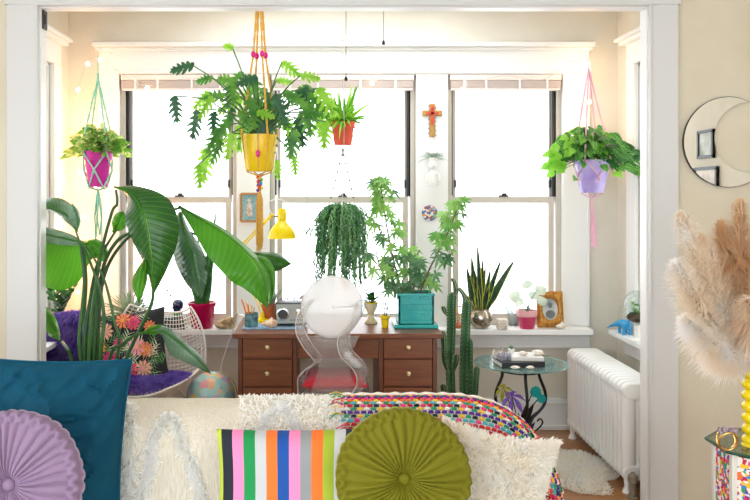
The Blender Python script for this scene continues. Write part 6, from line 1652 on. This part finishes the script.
# gold ring holding a dark stone
q = P(727, 445, 2.66); t = thing('ring_ornament', 'gold ring shaped ornament topped with dark crystals on the octagonal table', 'ornament', (q.x, 2.66, TZ2))
M['goldm'] = mat('polished_gold', '#d8b06a', .2, metal=.9, bmp=.0002)
rr_ = .030
for s_ in (-1, 1):
    mb = MB(M['goldm']); mb.tube([V((q.x+rr_*math.cos(a), 2.66+s_*.008*(1+math.sin(a)), TZ2+rr_+.004+rr_*math.sin(a))) for a in [2*PI*i/32 for i in range(32)]], .0038, 8, closed=True); mb.build('ring', t)
mb = MB(mat('dark_crystal', '#5b4a58', .2, col2='#a99aa4', nscale=120))
for j in range(13):
    x = q.x+rnd(-.026, .026); a = rnd(-.8, .8); mb.tube([V((x, 2.655+rnd(-.008, .008), TZ2+.062)), V((x+a*.008, 2.65, TZ2+.074)), V((x+a*.014, 2.648, TZ2+.082))], [.007, .006, .001], 5)
mb.build('crystals', t)
# pampas plumes
M['pampas'] = woolmat('pampas_cream', '#fff6ea', '#f8e6d0', .45, 8); M['pampas2'] = woolmat('pampas_tan', '#f0d8b8', '#e3bd92', .4, 8); M['pampas3'] = woolmat('pampas_white', '#ffffff', '#fff6e8', .5, 8)
M['straw'] = mat('straw_stem', '#d9b98a', .8, bmp=.0003)
mouth = V((vx, vy, VT))
PL = [((672, 213), (706, 285), -.05, 'pampas3', 11, .055), ((668, 262), (704, 320), -.12, 'pampas3', 10, .06), ((676, 318), (712, 345), -.16, 'pampas3', 9, .05), ((692, 236), (718, 300), .04, 'pampas', 11, .06),
      ((731, 200), (736, 280), .1, 'pampas2', 13, .06), ((712, 222), (728, 290), .12, 'pampas2', 12, .06), ((755, 205), (748, 280), .05, 'pampas2', 12, .06), ((700, 352), (722, 358), -.14, 'pampas3', 8, .04), ((740, 300), (745, 335), -.12, 'pampas', 9, .05), ((775, 240), (765, 300), .0, 'pampas', 11, .06), ((800, 270), (775, 310), -.05, 'pampas', 11, .06), ((686, 290), (715, 335), -.05, 'pampas', 10, .055)]
LB = ['cream pampas plume reaching highest on the left, beside the white casing', 'white pampas plume arching furthest left at mid height', 'pale pampas plume drooping low on the left', 'cream pampas plume just right of the highest left one', 'tan pampas plume standing tallest under the moon mirror', 'tan pampas plume behind the cream ones, left of the tallest tan one', 'tan pampas plume at the right edge of the photo', 'short white pampas plume lowest, just above the yellow vase', 'short cream pampas plume in front at the right edge', 'cream pampas plume leaning right of the vase', 'cream pampas plume leaning furthest right of the vase', 'cream pampas plume in the middle of the left hand bunch']
for j, ((tx0, ty0), (mx, my), dy, mm, wpx, fl_) in enumerate(PL):
    tip = P(tx0+9, ty0, vy+dy); mid = P(mx+6, my, vy+dy*.6)
    base_ = V((vx+rnd(-.008, .008), vy+rnd(-.008, .008), VT-.09)); c = [V(q) for q in cat([tuple(base_), tuple(mouth+V((rnd(-.008, .008), 0, .004))), tuple(mid), tuple(tip)], 8)]
    t = thing('pampas_plume', LB[j], 'pampas grass', base_, 0, 'pampas plumes in the yellow vase')
    mb = MB(M['straw']); mb.tube(c, .0022, 5); mb.build('stem', t)
    mb = MB(M[mm]); pl = c[9:]; n = len(pl)
    for i in range(5200):
        u = R.random(); x = u*(n-1); q = min(int(x), n-2); p = pl[q].lerp(pl[q+1], x-q); tg = (pl[q+1]-pl[q]).normalized()
        w_ = math.sin(PI*min(1, .12+u*.86))**.7; a = V((rnd(-1, 1), rnd(-1, 1), rnd(-1, 1))); a = (a-tg*a.dot(tg)).normalized()
        l = fl_*1.5*w_*rnd(.3, 1.5); dd = (tg*rnd(.7, 1.3)+a*rnd(.25, 1.1)).normalized(); g = V((-l*rnd(0, .15), 0, -l*rnd(.1, .8)))
        sd = dd.cross(tg); 
        if sd.length < .02: continue
        sd.normalize(); b = len(mb.v); ww = .0009
        m1 = p+dd*l*.5+g*.3; e1 = p+dd*l+g
        mb.v += [p-sd*ww, p+sd*ww, m1+sd*ww*1.6, m1-sd*ww*1.6, e1]; mb.face((b, b+1, b+2, b+3)); mb.face((b+3, b+2, b+4))
        if R.random() < .5:
            f2 = (dd+a*.5+V((rnd(-.4, .4), rnd(-.4, .4), -.2))).normalized(); b = len(mb.v); mb.v += [m1-sd*ww, m1+sd*ww, m1+f2*l*.45]; mb.face((b, b+1, b+2))
    mb.build('feathers', t, sharp=180)
# black framed picture on the side wall of the room (seen in the mirror)
t = thing('framed_print', 'black framed print on the near side wall, seen in the moon mirror', 'picture', (2.99, 1.38, 1.79))
mb = MB(M['black']); 
for y in (1.26, 1.5): mb.bx(2.975, 2.998, y-.012, y+.012, 1.79, 1.99)
for z in (1.79, 1.99): mb.bx(2.975, 2.998, 1.248, 1.512, z-.012, z+.012)
mb.build('frame', t)
mb = MB(mat('print_paper', '#dfe3dc', .6, col2='#7d8f7c', nscale=5)); mb.bx(2.985, 2.996, 1.27, 1.49, 1.8, 1.98); mb.build('print', t)
t = thing('framed_print', 'second black framed print low on the near side wall, seen in the moon mirror', 'picture', (2.99, 1.35, 1.45))
mb = MB(M['black'])
for y in (1.2, 1.56): mb.bx(2.975, 2.998, y-.012, y+.012, 1.45, 1.7)
for z in (1.45, 1.7): mb.bx(2.975, 2.998, 1.188, 1.572, z-.012, z+.012)
mb.build('frame', t)
mb = MB(mat('print_paper_pale', '#e6e2d6', .6, col2='#a89a86', nscale=6)); mb.bx(2.985, 2.996, 1.21, 1.55, 1.46, 1.69); mb.build('print', t)
# ---------------------------------------------------------------- light
w = bpy.data.worlds.new('sky'); SC.world = w; w.use_nodes = True
bg = w.node_tree.nodes['Background']; bg.inputs[0].default_value = (.91, .96, 1, 1); bg.inputs[1].default_value = 3.4
def area(name, loc, size, e, rot=(0, 0, 0), col=(1, 1, 1)):
    l = bpy.data.lights.new(name, 'AREA'); l.shape = 'RECTANGLE'; l.size, l.size_y = size; l.energy = e; l.color = col
    o = bpy.data.objects.new(name, l); COL.objects.link(o); o.location = loc; o.rotation_euler = rot; return o
area('bay_fill_light', (.1, 4.6, 2.73), (1.6, .7), 13, col=(.92, .96, 1))  # unseen overhead fill, added to brighten the bay
